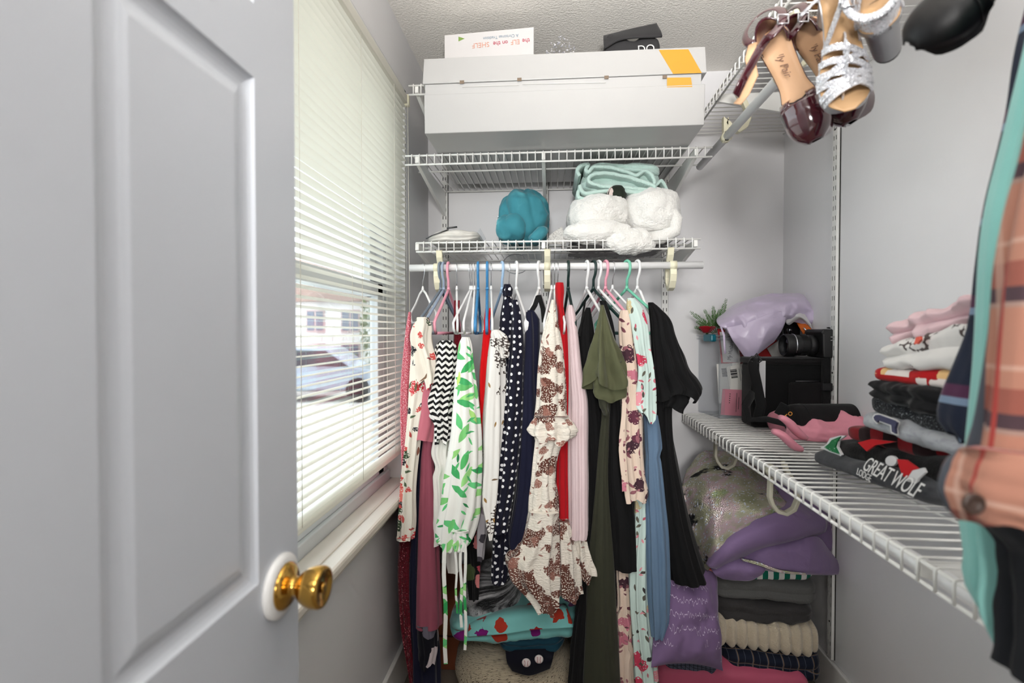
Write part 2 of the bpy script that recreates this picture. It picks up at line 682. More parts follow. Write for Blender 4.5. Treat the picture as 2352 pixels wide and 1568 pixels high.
struct(MB().box((XL - 0.1, -2.4, -0.1), (1.4, YB + 0.1, 0)).build('floor', mat('floor_carpet', (150, 138, 124), 0.95, bump=(500, 0.6, 0.004), vary=0.2)))
struct(MB().box((-1.3, -2.4, ZC), (1.4, YB + 0.1, ZC + 0.1)).build('ceiling', CEIL))
struct(MB().box((XL - 0.1, YB, 0), (XR + 0.1, YB + 0.1, ZC)).build('wall_back', WHITE_WALL))
struct(MB().box((XR, YF, 0), (XR + 0.1, YB, ZC)).build('wall_right', WHITE_WALL))
wl = MB()
wl.box((XL - 0.12, YF, 0), (XL, YB, WZ0 - 0.03))
wl.box((XL - 0.12, YF, WZ1), (XL, YB, ZC))
wl.box((XL - 0.12, YF, WZ0 - 0.03), (XL, WY0, WZ1))
wl.box((XL - 0.12, WY1, WZ0 - 0.03), (XL, YB, WZ1))
struct(wl.build('wall_left', LEFT_WALL))
wf = MB()
wf.box((-1.3, YF - 0.1, 0), (DX0, YF, ZC)).box((DX1, YF - 0.1, 0), (1.4, YF, ZC)).box((DX0, YF - 0.1, DZ), (DX1, YF, ZC))
struct(wf.build('wall_front', WHITE_WALL))
HALLP = mat('hall_paint', (214, 208, 200), 0.7, vary=0.03)
struct(MB().box((-1.3, -2.4, 0), (-1.2, YF - 0.1, ZC)).build('wall_hall_left', HALLP))
struct(MB().box((1.3, -2.4, 0), (1.4, YF - 0.1, ZC)).build('wall_hall_right', HALLP))
struct(MB().box((-1.3, -2.5, 0), (1.4, -2.4, ZC)).build('wall_hall_end', HALLP))
struct(MB().box((XL, YF, 0), (XL + 0.014, YB, 0.135)).build('baseboard_left', TRIM, bevel=0.004))
struct(MB().box((XL + 0.014, YB - 0.014, 0), (XR - 0.014, YB, 0.135)).build('baseboard_back', TRIM, bevel=0.004))
struct(MB().box((XR - 0.014, YF, 0), (XR, YB, 0.135)).build('baseboard_right', TRIM, bevel=0.004))

# ---------------------------------------------------------------- window
win = bpy.data.objects.new('window_1', None)
COL.objects.link(win)
win.location = (XL, (WY0 + WY1) / 2, WZ0)
struct(win)
wi = win.location.copy()


def W(mb, name, m, **kw):
    mb.v = [tuple(Vector(p) - wi) for p in mb.v]
    return mb.build(name, m, win, **kw)


JX = XL - 0.118
VINYL = mat('window_vinyl', (226, 228, 230), 0.35)
jb = MB().box((JX, WY1 - 0.016, WZ0), (XL - 0.001, WY1, WZ1)).box((JX, WY0, WZ0), (XL - 0.001, WY0 + 0.016, WZ1)).box((JX, WY0, WZ1 - 0.016), (XL - 0.001, WY1, WZ1))
W(jb, 'jamb', TRIM)
fr = MB().box((JX, WY1 - 0.05, WZ0), (JX + 0.05, WY1 - 0.016, WZ1 - 0.016)).box((JX, WY0 + 0.016, WZ0), (JX + 0.05, WY0 + 0.05, WZ1 - 0.016))
fr.box((JX, WY0, WZ1 - 0.05), (JX + 0.05, WY1, WZ1 - 0.016)).box((JX, WY0, WZ0 - 0.02), (JX + 0.06, WY1, WZ0 + 0.03))
W(fr, 'window_frame', VINYL, bevel=0.003)
ZM = PX(760, 640, JX + 0.03).z
glass = NB('window_glass')
glass.b.inputs['Base Color'].default_value = (1, 1, 1, 1)
glass.b.inputs['Roughness'].default_value = 0.02
tr = glass.n('ShaderNodeBsdfTransparent')
tr.inputs[0].default_value = (0.94, 0.97, 0.97, 1)
mx = glass.n('ShaderNodeMixShader')
lw = glass.n('ShaderNodeLayerWeight')
lw.inputs[0].default_value = 0.1
glass.t.links.new(glass.math('MULTIPLY', lw.outputs['Fresnel'], 0.5), mx.inputs[0])
glass.t.links.new(tr.outputs[0], mx.inputs[1])
glass.b.inputs['Metallic'].default_value = 1
glass.t.links.new(glass.b.outputs[0], mx.inputs[2])
glass.t.links.new(mx.outputs[0], glass.out.inputs[0])
GLASS_P = glass.m
for nm, z0, z1, x in (('lower_sash', WZ0 + 0.03, ZM + 0.02, JX + 0.036), ('upper_sash', ZM - 0.025, WZ1 - 0.05, JX + 0.010)):
    y0, y1 = WY0 + 0.05, WY1 - 0.05
    s = MB().box((x - 0.012, y0, z0), (x + 0.012, y0 + 0.05, z1)).box((x - 0.012, y1 - 0.05, z0), (x + 0.012, y1, z1))
    s.box((x - 0.012, y0, z0), (x + 0.012, y1, z0 + 0.05)).box((x - 0.012, y0, z1 - 0.045), (x + 0.012, y1, z1))
    W(s, nm, VINYL, bevel=0.003)
    W(MB().box((x - 0.003, y0 + 0.04, z0 + 0.04), (x + 0.001, y1 - 0.04, z1 - 0.04)), 'pane', GLASS_P)
W(MB().box((JX + 0.05, 0.95, ZM + 0.015), (JX + 0.07, 1.03, ZM + 0.035)), 'sash_lock', VINYL, bevel=0.004)

st = MB().box((JX + 0.06, WY0 - 0.05, WZ0 - 0.028), (XL, WY1, WZ0)).box((XL, WY0 - 0.05, WZ0 - 0.028), (-0.468, WY1 + 0.05, WZ0))
struct(st.build('trim_1', SILL, bevel=0.008))
struct(MB().box((XL, WY0 - 0.03, WZ0 - 0.062), (XL + 0.016, WY1 + 0.03, WZ0 - 0.028)).build('trim_2', TRIM, bevel=0.005))

# ---------------------------------------------------------------- mini blind
BX = XL - 0.006
BZ1 = WZ1 - 0.02
BZ0 = PX(700, 1196, BX).z
bl = thing('window_blind', 'cream horizontal mini blind lowered over the window, slats half open', 'blind', loc=(BX, (WY0 + WY1) / 2, BZ0))
bo = bl.location.copy()
HW = (WY1 - WY0) / 2 - 0.018
hr = MB().box((-0.013, -HW, BZ1 - bo.z - 0.03), (0.016, HW, BZ1 - bo.z)).build('headrail', SLAT, bl, bevel=0.003)
MB().box((-0.012, HW, BZ1 - bo.z - 0.036), (0.02, HW + 0.016, BZ1 - bo.z + 0.004)).build('mounting_bracket', CREAM, bl, bevel=0.002)
MB().box((-0.012, -HW, -0.013), (0.012, HW, 0.004)).build('bottom_rail', SLAT, bl, bevel=0.004)
sl = MB()
rows, uvs = [], []
for i in range(7):
    t = i / 6 - 0.5
    x = t * 0.0262
    z = 0.0032 * (1 - (2 * t) ** 2) + x * tan(radians(6))
    rows.append([Vector((x, -HW, z)), Vector((x, 0, z)), Vector((x, HW, z))])
sl.grid(rows)
slat_me = sl.mesh('slat')
slat_me.materials.append(SLAT)
nsl = 57
pitch = (BZ1 - 0.045 - BZ0 - 0.012) / (nsl - 1)
for i in range(nsl):
    s = link('slat', slat_me, bl)
    s.location = (0, random.uniform(-0.002, 0.002), 0.012 + pitch * i)
    s.rotation_euler = (random.uniform(-0.0012, 0.0012), random.uniform(-0.03, 0.03), 0)
CORD = mat('blind_cord', (235, 230, 218), 0.8)
for yy in (-HW + 0.16, -0.05, HW - 0.14, HW - 0.42):
    for xx in (-0.0135, 0.0135):
        MB().tube([(xx, yy, 0), (xx, yy, BZ1 - bo.z - 0.03)], 0.0008, 5).build('ladder_cord', CORD, bl)
lc = MB().tube([(0.02, HW - 0.012, BZ1 - bo.z - 0.03), (0.024, HW - 0.008, 0.4), (0.022, HW - 0.01, -0.055)], 0.0011, 5).build('lift_cord', CORD, bl)
MB().lathe([(0.002, 0.03), (0.006, 0.02), (0.009, 0.0), (0.006, -0.004)], 12, Matrix.Translation((0.022, HW - 0.01, -0.085))).build('tassel', SLAT, lc)

# ---------------------------------------------------------------- outside the window
ZG = -0.55
struct(MB().box((-40, -6, ZG - 0.1), (XL - 0.4, 60, ZG)).build('ground_outside', mat('concrete_drive', (205, 202, 196), 0.9, bump=(30, 0.3, 0.01), vary=0.15)))


def far_house():
    hx0, hx1, hy = -12.6, -6.9, 18.0
    h = thing('house', 'white two storey house across the drive seen through the window', 'house', loc=((hx0 + hx1) / 2, hy, ZG))
    wd = (hx1 - hx0) / 2
    MB().box((-wd, 0, 0), (wd, 5, 2.9)).build('wall', mat('white_siding', (238, 236, 234), 0.8), h)
    MB().prism([(-wd - 0.3, 2.9), (wd + 0.3, 2.9), (0, 4.6)], -0.3, 5.3).build('roof', mat('roof_shingle', (176, 150, 140), 0.9, bump=(40, 0.4, 0.01), vary=0.3), h)
    PANE = mat('far_window_pane', (120, 125, 140), 0.2)
    for zz in (0.5, 1.75):
        for k in range(4):
            xx = wd - 0.55 - k * 1.35
            f = MB().box((xx - 0.36, -0.05, zz), (xx + 0.36, 0.02, zz + 0.85)).build('window', mat('far_window_frame', (200, 178, 176), 0.6), h)
            for q in (-0.17, 0.17):
                MB().box((xx + q - 0.13, -0.07, zz + 0.07), (xx + q + 0.13, -0.04, zz + 0.78)).build('pane', PANE, f)
    for k in range(14):
        xx = -wd + 0.2 + k * 0.4
        MB().box((xx, -0.5, 1.35), (xx + 0.06, -0.44, 1.7)).build('baluster', TRIM, h)


far_house()


def far_car(x, y, rz, col, label):
    c = thing('parked_car', label, 'car', loc=(x, y, ZG), rot=(0, 0, rz))
    prof = [(-2.1, 0.3), (2.1, 0.3), (2.12, 0.72), (1.2, 0.88), (0.55, 1.36), (-0.9, 1.4), (-1.5, 0.92), (-2.1, 0.86)]
    MB().prism(prof, -0.8, 0.8).build('body', mat('car_paint_' + str(col[0]), col, 0.3, coat=0.5), c, bevel=0.06)
    MB().prism([(1.08, 0.9), (0.52, 1.29), (-0.85, 1.32), (-1.36, 0.94)], -0.82, 0.82).build('windows', mat('car_glass', (40, 45, 52), 0.1), c)
    for sx in (-1.3, 1.3):
        for sy in (-0.72, 0.72):
            MB().lathe([(0.05, -0.1), (0.3, -0.1), (0.32, 0), (0.3, 0.1), (0.05, 0.1)], 16,
                       Matrix.Translation((sx, sy, 0.32)) @ Matrix.Rotation(pi / 2, 4, 'X')).build('wheel', mat('tyre', (30, 30, 32), 0.9), c)


far_car(-6.2, 12.6, 0.15, (140, 148, 162), 'blue-grey car parked on the drive beyond the blind')
far_car(-8.1, 14.9, 0.1, (200, 160, 164), 'faded red car parked nearer the white house')


def leaf_ball(name, label, loc, r, col, n=420, cat='shrub'):
    t = thing(name, label, cat, loc=loc)
    rng = random.Random(hash(label) % 999 if False else len(label))
    b = MB()
    for _ in range(n):
        d = Vector((rng.gauss(0, 1), rng.gauss(0, 1), rng.gauss(0, 1))).normalized()
        p = Vector((d.x * r[0], d.y * r[1], r[2] + d.z * r[2])) * rng.uniform(0.75, 1.0)
        a = Vector((rng.gauss(0, 1), rng.gauss(0, 1), rng.gauss(0, 1))).normalized() * 0.12
        c2 = a.cross(d).normalized() * 0.06
        b.add([p - a, p + c2, p + a, p - c2], [(0, 1, 2, 3)], smooth=False)
    b.build('foliage', mat('leaf_' + str(col[0]), col, 0.8, vary=0.4, transl=0.3), t)
    MB().tube([(0, 0, 0), (0, 0, r[2])], 0.05, 6).build('stem', mat('bark', (90, 74, 60), 0.9), t)


leaf_ball('shrub', 'round green shrub in front of the white house', (-7.4, 16.9, ZG), (0.9, 0.6, 0.55), (150, 165, 105))
leaf_ball('tree', 'leafy tree standing beside the white house', (-5.6, 17.6, ZG), (1.3, 1.2, 2.0), (130, 140, 100), 900, 'tree')

# ---------------------------------------------------------------- door (open, along the left side of the camera)
DXF = -0.3585                              # room-side face of the door
DY1, DY0, DT, DH = 0.674, -0.045, 0.035, 2.03
door = bpy.data.objects.new('door_1', None)
COL.objects.link(door)
door.location = (DXF, DY0, 0)
struct(door)
yy = lambda u: PX(u, 800, DXF).y - DY0
zz = lambda u, v: PX(u, v, DXF).z
pY0, pY1 = yy(222), yy(590)                # far panel column
mull = 0.095
sY1 = DY1 - DY0
cols = [(pY0, pY1), (pY0 - mull - (pY1 - pY0), pY0 - mull)]
zb, zt = zz(595, 1341), zz(584, 178)
zt2 = zz(588, 14)
rows_ = [(0.13, zb - 0.17), (zb, zt), (zt2, DH - 0.11)]
ycut = sorted(set([0, sY1] + [c for p in cols for c in p]))
zcut = sorted(set([0.006, DH] + [c for p in rows_ for c in p]))
dm = MB()
dm.box((-DT, 0, 0.006), (-0.012, sY1, DH))
# face with the panel openings left out, each opening filled by a sunk moulded panel
for i in range(len(ycut) - 1):
    for j in range(len(zcut) - 1):
        y0, y1, z0, z1 = ycut[i], ycut[i + 1], zcut[j], zcut[j + 1]
        if any(abs(y0 - c[0]) < 1e-6 for c in cols) and any(abs(z0 - r[0]) < 1e-6 for r in rows_):
            continue
        dm.add([(0, y0, z0), (0, y1, z0), (0, y1, z1), (0, y0, z1)], [(0, 1, 2, 3)], smooth=False)
for (a, b) in ((0, 0), (sY1, sY1)):
    dm.add([(-DT, a, 0.006), (0, a, 0.006), (0, a, DH), (-DT, a, DH)], [(0, 1, 2, 3)], smooth=False)
dm.add([(-DT, 0, DH), (0, 0, DH), (0, sY1, DH), (-DT, sY1, DH)], [(0, 1, 2, 3)], smooth=False)
dm.build('slab', DOORP, door)
prof = [(0, 0), (0.003, -0.004), (0.007, -0.0065), (0.012, -0.008), (0.018, -0.0085), (0.021, -0.0075), (0.028, -0.004), (0.036, -0.0022)]
for (y0, y1) in cols:
    for (z0, z1) in rows_:
        g = MB()
        loops = [[Vector((x, y0 + i, z0 + i)), Vector((x, y1 - i, z0 + i)), Vector((x, y1 - i, z1 - i)), Vector((x, y0 + i, z1 - i))] for i, x in prof]
        vs = [p for l in loops for p in l]
        fs = [(4 * k + j, 4 * k + (j + 1) % 4, 4 * k + 4 + (j + 1) % 4, 4 * k + 4 + j) for k in range(len(loops) - 1) for j in range(4)]
        g.add(vs, fs, smooth=False)
        n0 = 4 * (len(loops) - 1)
        g.add([loops[-1][q] for q in range(4)], [(0, 1, 2, 3)], smooth=False)
        g.build('panel', DOORP, door)
kc = PX(641, 1344, DXF)
kM = Matrix.Translation(kc - door.location) @ Matrix.Rotation(pi / 2, 4, 'Y') @ Matrix.Scale(0.86, 4, (0, 0, 1))
MB().lathe([(0.041, 0), (0.041, 0.006), (0.036, 0.010), (0.028, 0.011)], 32, kM).build('rosette_plate', mat('white_ring', (235, 234, 232), 0.3), door)
MB().lathe([(0.030, 0.010), (0.0295, 0.014), (0.024, 0.019), (0.015, 0.022), (0.012, 0.026), (0.012, 0.034), (0.014, 0.036)], 32, kM).build('rosette', BRASS, door)
kn = MB().lathe([(0.014, 0.034), (0.017, 0.036), (0.021, 0.041), (0.0245, 0.049), (0.0265, 0.058), (0.0265, 0.068), (0.025, 0.072), (0.022, 0.073), (0.020, 0.071), (0.004, 0.069)], 40, kM).build('knob', BRASS, door, label='polished brass door knob')
MB().lathe([(0.0, 0.070), (0.0065, 0.070), (0.0065, 0.0725), (0.004, 0.0735)], 16, kM).build('lock_button', BRASS, kn)
for hz in (0.25, 1.05, 1.8):
    MB().tube([(-0.004, 0.001, hz - 0.045), (-0.004, 0.001, hz + 0.045)], 0.006, 8).build('hinge', BRASS, door)

# ================================================================= wire shelving
SP = 0.0254


def wire_shelf(name, label, M, L, D, lip=0.034, mids=(0.17,), brackets=(), wire_r=0.0019, SP=0.0254):
    """M: origin = front corner at deck level, x along the front, y towards the wall, z up"""
    t = thing(name, label, 'shelf', loc=M.translation)
    R = M.copy()
    R.translation = (0, 0, 0)
    t.rotation_euler = R.to_euler()
    w = MB().tube([(0, D, 0), (0, 0.006, 0), (0, 0.0015, -0.0015), (0, 0, -0.006), (0, 0, -lip)], wire_r, 6).mesh('wire')
    w.materials.append(WIRE)
    n = int((L - 0.03) / SP)
    for i in range(n + 1):
        o = link('wire', w, t)
        o.location = ((L - n * SP) / 2 + i * SP, 0, 0)
    for (y, z) in [(0.004, -0.0048), (0.0035, -lip)] + [(m, -0.0045) for m in mids] + [(D, -0.0045)]:
        MB().tube([(0, y, z), (L, y, z)], 0.0032, 8).build('rail', WIRE, t)
    for x in brackets:
        b = MB()
        poly = [(D + 0.006, -0.008), (0.012, -0.008), (0.004, -0.002), (0.002, -0.028), (0.03, -0.034), (D + 0.006, -0.105)]
        mt = Matrix.Translation((x, 0, 0)) @ Matrix.Rotation(-pi / 2, 4, 'Z') @ Matrix.Scale(-1, 4, (1, 0, 0))
        b.prism(poly, -0.006, 0.006, mt)
        b.build('bracket', WIRE, t, bevel=0.0015)
    return t


def axes(o, x, y):
    x, y = Vector(x), Vector(y)
    M = Matrix((x, y, x.cross(y))).transposed().to_4x4()
    M.translation = Vector(o)
    return M


YS = 1.612
zU = PY(1250, 345, YS).z
zM = PY(1250, 550, YS).z
xa, xb = PY(930, 360, YS).x, PY(1637, 340, YS).x
TRK = [PY(u, 500, YB).x for u in (1022, 1252, 1527)]
wire_shelf('wire_shelf', 'white wire shelf on the back wall under the long white box', axes((xa, YS, zU), (1, 0, 0), (0, 1, 0)), xb - xa, YB - YS - 0.012,
           brackets=[x - xa for x in TRK])
xc, xd = PY(955, 560, YS).x, PY(1610, 555, YS).x
wire_shelf('wire_shelf', 'white wire shelf on the back wall just above the hanging clothes', axes((xc, YS, zM), (1, 0, 0), (0, 1, 0)), xd - xc, YB - YS - 0.012,
           mids=(0.11, 0.24), brackets=[x - xc for x in TRK])
zP = PY(955, 192, YS).z
xe, xf = PY(938, 200, YS).x, PY(1600, 190, YS).x
wire_shelf('wire_shelf', 'topmost white wire shelf on the back wall, mostly hidden by the long white box', axes((xe, YS, zP), (1, 0, 0), (0, 1, 0)), xf - xe, YB - YS - 0.012,
           brackets=[x - xe for x in TRK])
YE = 2.03
zT = PY(1574, 312, YE).z
XT = PY(1574, 312, YE).x
wire_shelf('wire_shelf', 'high white wire shelf along the right wall with shoes hooked on it', axes((XT, YE, zT), (0, -1, 0), (1, 0, 0)), YE - 0.22, XR - XT - 0.012,
           brackets=[YE - PX(1926, 300, XR).y, 1.28], SP=0.0322, wire_r=0.0022)
XS = PY(1566, 947, YE).x
zS = PY(1566, 947, YE).z
wire_shelf('wire_shelf', 'white wire shelf along the right wall holding the bin and folded clothes', axes((XS, YE, zS), (0, -1, 0), (1, 0, 0)), YE - 0.30, XR - XS - 0.012,
           brackets=[YE - PX(1926, 300, XR).y, 1.28], SP=0.0322, wire_r=0.0022)


def wall_track(label, p0, z0, z1, nrm, along):
    """slotted upright standard: U channel with two columns of real slots"""
    t = thing('shelf_standard', label, 'shelf rail', 'slotted shelf standards', loc=(p0[0], p0[1], z0))
    n, a = Vector(nrm), Vector(along)
    w, dpt = 0.0125, 0.011
    xs = [-w, -0.0075, -0.0045, 0.0045, 0.0075, w]
    H = z1 - z0
    g = MB()
    k = int(H / 0.032)
    zs = [0.0]
    for i in range(k):
        zs += [i * 0.032 + 0.010, i * 0.032 + 0.024]
    zs.append(H)
    P = lambda x, z, d=dpt: a * x + n * d + Vector((0, 0, z))
    for j in range(len(zs) - 1):
        slot = j % 2 == 1
        for i in range(5):
            if slot and i in (1, 3):
                continue
            g.add([P(xs[i], zs[j]), P(xs[i + 1], zs[j]), P(xs[i + 1], zs[j + 1]), P(xs[i], zs[j + 1])], [(0, 1, 2, 3)], smooth=False)
    for s in (-w, w):
        g.add([P(s, 0), P(s, 0, 0.0005), P(s, H, 0.0005), P(s, H)], [(0, 1, 2, 3)], smooth=False)
    g.add([P(-w, 0), P(w, 0), P(w, 0, 0.0005), P(-w, 0, 0.0005)], [(0, 1, 2, 3)], smooth=False)
    g.build('channel', WIRE, t)
    b = MB().add([P(-w * 0.95, 0.002, 0.001), P(w * 0.95, 0.002, 0.001), P(w * 0.95, H - 0.002, 0.001), P(-w * 0.95, H - 0.002, 0.001)], [(0, 1, 2, 3)], smooth=False)
    b.build('channel_back', ZINC, t)
    MB().box((-0.0012, -0.0012, 0), (0.0012, 0.0012, H), mtx=Matrix.Translation(a * (w + 0.0014) * (-1 if abs(n.x) > 0.5 else 1) + n * 0.0016)).build('side_shadow_strip', ZINC, t)  # solid dark strip painting the shadowed gap beside the channel
    for zc in (0.12, H * 0.5, H - 0.15):
        MB().lathe([(0.0032, 0), (0.0028, 0.0012), (0.001, 0.0016)], 10, Matrix.Translation(P(0, zc)) @ n.to_track_quat('Z', 'Y').to_matrix().to_4x4()).build('screw', ZINC, t)
    return t


for x, lb in zip(TRK, ('slotted white shelf standard nearest the window on the back wall', 'slotted white shelf standard in the middle of the back wall',
                       'slotted white shelf standard at the right end of the hanging clothes')):
    wall_track(lb, (x, YB), 0.25, zP + 0.03, (0, -1, 0), (1, 0, 0))
yT = PX(1922, 700, XR).y
wall_track('slotted white shelf standard on the right wall behind the camera bag', (XR, yT), PX(1922, 1521, XR).z, zT + 0.02, (-1, 0, 0), (0, 1, 0))


def closet_rod(label, p0, p1, r, inward, hooks, hz=0.075, col=CREAM, th=0.0075):
    """pole plus J hooks; inward = horizontal direction from pole to shelf back"""
    p0, p1, inward = Vector(p0), Vector(p1), Vector(inward)
    t = thing('closet_rod', label, 'closet rod', loc=(p0 + p1) / 2)
    c = t.location.copy()
    d = (p1 - p0)
    MB().tube([p0 - c, p1 - c], r, 20).build('pole', RODM, t)
    prof = [(0.030, hz), (0.036, hz - 0.02), (0.052, hz - 0.045), (0.062, hz - 0.07), (0.064, hz - 0.095), (0.055, hz - 0.118), (0.036, hz - 0.130), (0.015, hz - 0.124), (0.002, hz - 0.106), (-0.004, hz - 0.088), (-0.002, -r - 0.002)]
    dn = d.normalized()
    for k in hooks:
        q = p0 + d * k - c
        b = MB()
        wd = 0.010
        rws = []
        n = len(prof)
        ring = []
        for i, (a, z) in enumerate(prof):
            a0, z0 = prof[max(0, i - 1)]
            a1, z1 = prof[min(n - 1, i + 1)]
            tx, tz = a1 - a0, z1 - z0
            l = sqrt(tx * tx + tz * tz)
            nx, nzv = -tz / l, tx / l
            cpt = q + inward * a + Vector((0, 0, z))
            off = inward * nx + Vector((0, 0, nzv))
            ring.append([cpt + off * th - dn * wd, cpt + off * th + dn * wd, cpt - off * th + dn * wd, cpt - off * th - dn * wd])
        b.grid(ring, closed=True, smooth=False)
        b.add(ring[0], [(0, 1, 2, 3)], smooth=False)
        b.add(ring[-1], [(3, 2, 1, 0)], smooth=False)
        h = b.build('hook', col, t, bevel=0.002)
        cl = MB()
        cl.tube([q - dn * wd, q + dn * wd], r + 0.003, 18)
        cl.build('clip_ring', col, h)
    return t


YR = 1.585
RZ = PY(1280, 612, YR).z
closet_rod('white closet rod carrying all the hanging clothes along the back', (PY(942, 618, YR).x, YR, RZ), (PY(1614, 611, YR).x, YR, RZ), 0.0115, (0, 1, 0),
           [(PY(u, 612, YR).x - PY(942, 618, YR).x) / (PY(1614, 611, YR).x - PY(942, 618, YR).x) for u in (1004, 1257, 1546)], hz=zM - 0.03 - RZ)
ye = 1.86
pr = PY(1607, 383, ye)
closet_rod('grey-white closet rod high on the right wall under the shoe shelf', (pr.x, ye, pr.z), (pr.x, 0.22, pr.z), 0.0125, (1, 0, 0),
           [(ye - 1.585) / (ye - 0.22), (ye - 1.22) / (ye - 0.22)], hz=zT - 0.03 - pr.z)
closet_rod('white closet rod tucked under the lower right shelf', (XS + 0.035, 2.0, zS - 0.03), (XS + 0.035, 0.32, zS - 0.03), 0.0125, (1, 0, 0),
           [(2.0 - 1.72) / 1.68, (2.0 - 1.30) / 1.68], hz=0.022, th=0.0045, col=mat('pale_cream_plastic', (222, 218, 200), 0.4, transl=0.4))
# ================================================================= hangers
PL = {}


def plastic(name, col, rough=0.35):
    return mat('hanger_' + name, col, rough, spec=0.5)


HW_, HG_, HGR, HPK, HBL, HLB, HDG, HMT = (plastic('white', (240, 240, 240)), plastic('grey', (112, 122, 134)), plastic('bluegrey', (150, 166, 186)), plastic('pink', (232, 160, 178)),
                                          plastic('blue', (62, 132, 184)), plastic('lightblue', (160, 190, 220)), plastic('darkgreen', (20, 44, 42)), plastic('mint', (118, 196, 168)))


def hanger(u, m, tw, label, metal=False, span=0.175, drop=0.11, neck=0.075, bar=True, cat='clothes hanger'):
    """hook over the rod at image column u; tw: angle of the near arm towards +x"""
    x = PY(u, 612, YR).x
    t = thing('clothes_hanger', label, cat, 'clothes hangers on the back rod', loc=(x, YR, RZ), rot=(0, 0, tw))
    R = 0.0115 + (0.0018 if metal else 0.0046)
    hr_ = 0.0014 if metal else 0.0044
    pts = []
    for i in range(13):
        a = radians(-35 + 215 * i / 12)
        pts.append((0, R * cos(a), R * sin(a)))
    pts += [(0, -R, -0.012), (0, -R * 0.75, -0.026), (0, -0.001, -0.042), (0, 0, -neck)]
    b = MB().tube(pts, hr_, 8)
    b.build('hook', SILVER if metal else m, t)
    f = MB()
    z0 = -neck + 0.004
    arm = lambda s: [(0, 0, z0), (0, s * 0.02, z0 - 0.012), (0, s * span * 0.55, z0 - drop * 0.55), (0, s * span * 0.92, z0 - drop * 0.9), (0, s * span, z0 - drop), (0, s * span * 0.98, z0 - drop - 0.018), (0, s * span * 0.9, z0 - drop - 0.03)]
    r = 0.0046 if not metal else 0.0036
    for s in (-1, 1):
        f.tube(arm(s), r, 8, flat=(1, 1))
    if bar:
        f.tube([(0, -span * 0.9, z0 - drop - 0.03), (0, span * 0.9, z0 - drop - 0.03)], r, 8)
    f.lathe([(r * 0.8, -0.006), (r * 1.3, 0), (r * 0.8, 0.012)], 10, Matrix.Translation((0, 0, z0)))
    f.build('frame', m, t)
    return t


for (u, m, tw, metal, lb) in [
    (971, HW_, 0.75, True, 'white hanger with metal hook turned broadside beside the window, leftmost on the rod'),
    (1012, HG_, -0.16, False, 'dark grey plastic hanger just left of the pale blue-grey one'),
    (1019, HGR, -0.1, False, 'blue-grey plastic hanger between the dark grey and the pink hanger'),
    (1030, HPK, -0.03, False, 'pink plastic hanger holding the black and white zigzag blouse'),
    (1049, HW_, 0.2, True, 'white hanger with metal hook holding the dark red lace top'),
    (1080, HW_, -0.12, True, 'white hanger with metal hook, left one of the three above the leaf print top'),
    (1084, HW_, 0.02, True, 'white hanger with metal hook, middle one of the three above the leaf print top'),
    (1090, HW_, 0.12, True, 'white hanger with metal hook, right one of the three above the leaf print top'),
    (1098, HBL, 0.1, False, 'bright blue plastic hanger, left one of the blue pair'),
    (1119, HBL, 0.12, False, 'bright blue plastic hanger holding the bright red top, right one of the pair'),
    (1128, HW_, 0.14, True, 'white hanger with metal hook holding the white branch print blouse'),
    (1153, HLB, 0.34, False, 'pale blue plastic hanger above the polka dot blouse'),
    (1169, HW_, 0.2, True, 'metal hook hanger holding the ruffled neck of the polka dot blouse'),
    (1186, HW_, 0.25, False, 'white plastic hanger right of the polka dot ruffle'),
    (1238, HW_, -0.2, False, 'white plastic hanger holding the plain navy dress'),
    (1267, HW_, -0.12, True, 'metal hook hanger, left one of three above the paisley dress'),
    (1274, HW_, 0.0, True, 'metal hook hanger, middle one of three above the paisley dress'),
    (1281, HW_, 0.1, True, 'metal hook hanger, right one of three above the paisley dress'),
    (1305, HDG, 0.08, False, 'dark green plastic hanger above the pale pink ribbed knit'),
    (1348, HW_, 0.25, False, 'white plastic hanger holding the black strappy dress'),
    (1363, HDG, 0.42, False, 'dark green plastic hanger holding the olive ruffled dress'),
    (1375, HW_, 0.42, False, 'white plastic hanger with the black top, between dark green and pink ones'),
    (1391, HPK, 0.36, False, 'pink plastic hanger near the right end of the rod'),
    (1407, HW_, 0.4, True, 'white hanger with metal hook holding the beige floral blouse'),
    (1440, HMT, 0.5, False, 'mint green plastic hanger at the right end of the rod'),
    (1464, HW_, 0.34, False, 'white plastic hanger holding the black flutter sleeve dress, rightmost on the rod'),
]:
    hanger(u, m, tw, lb, metal, **({'span': 0.085, 'drop': 0.075} if u == 971 else {'span': 0.10} if u == 1464 else {}))


# ================================================================= hanging garments
GRP = 'clothes hanging on the back rod'


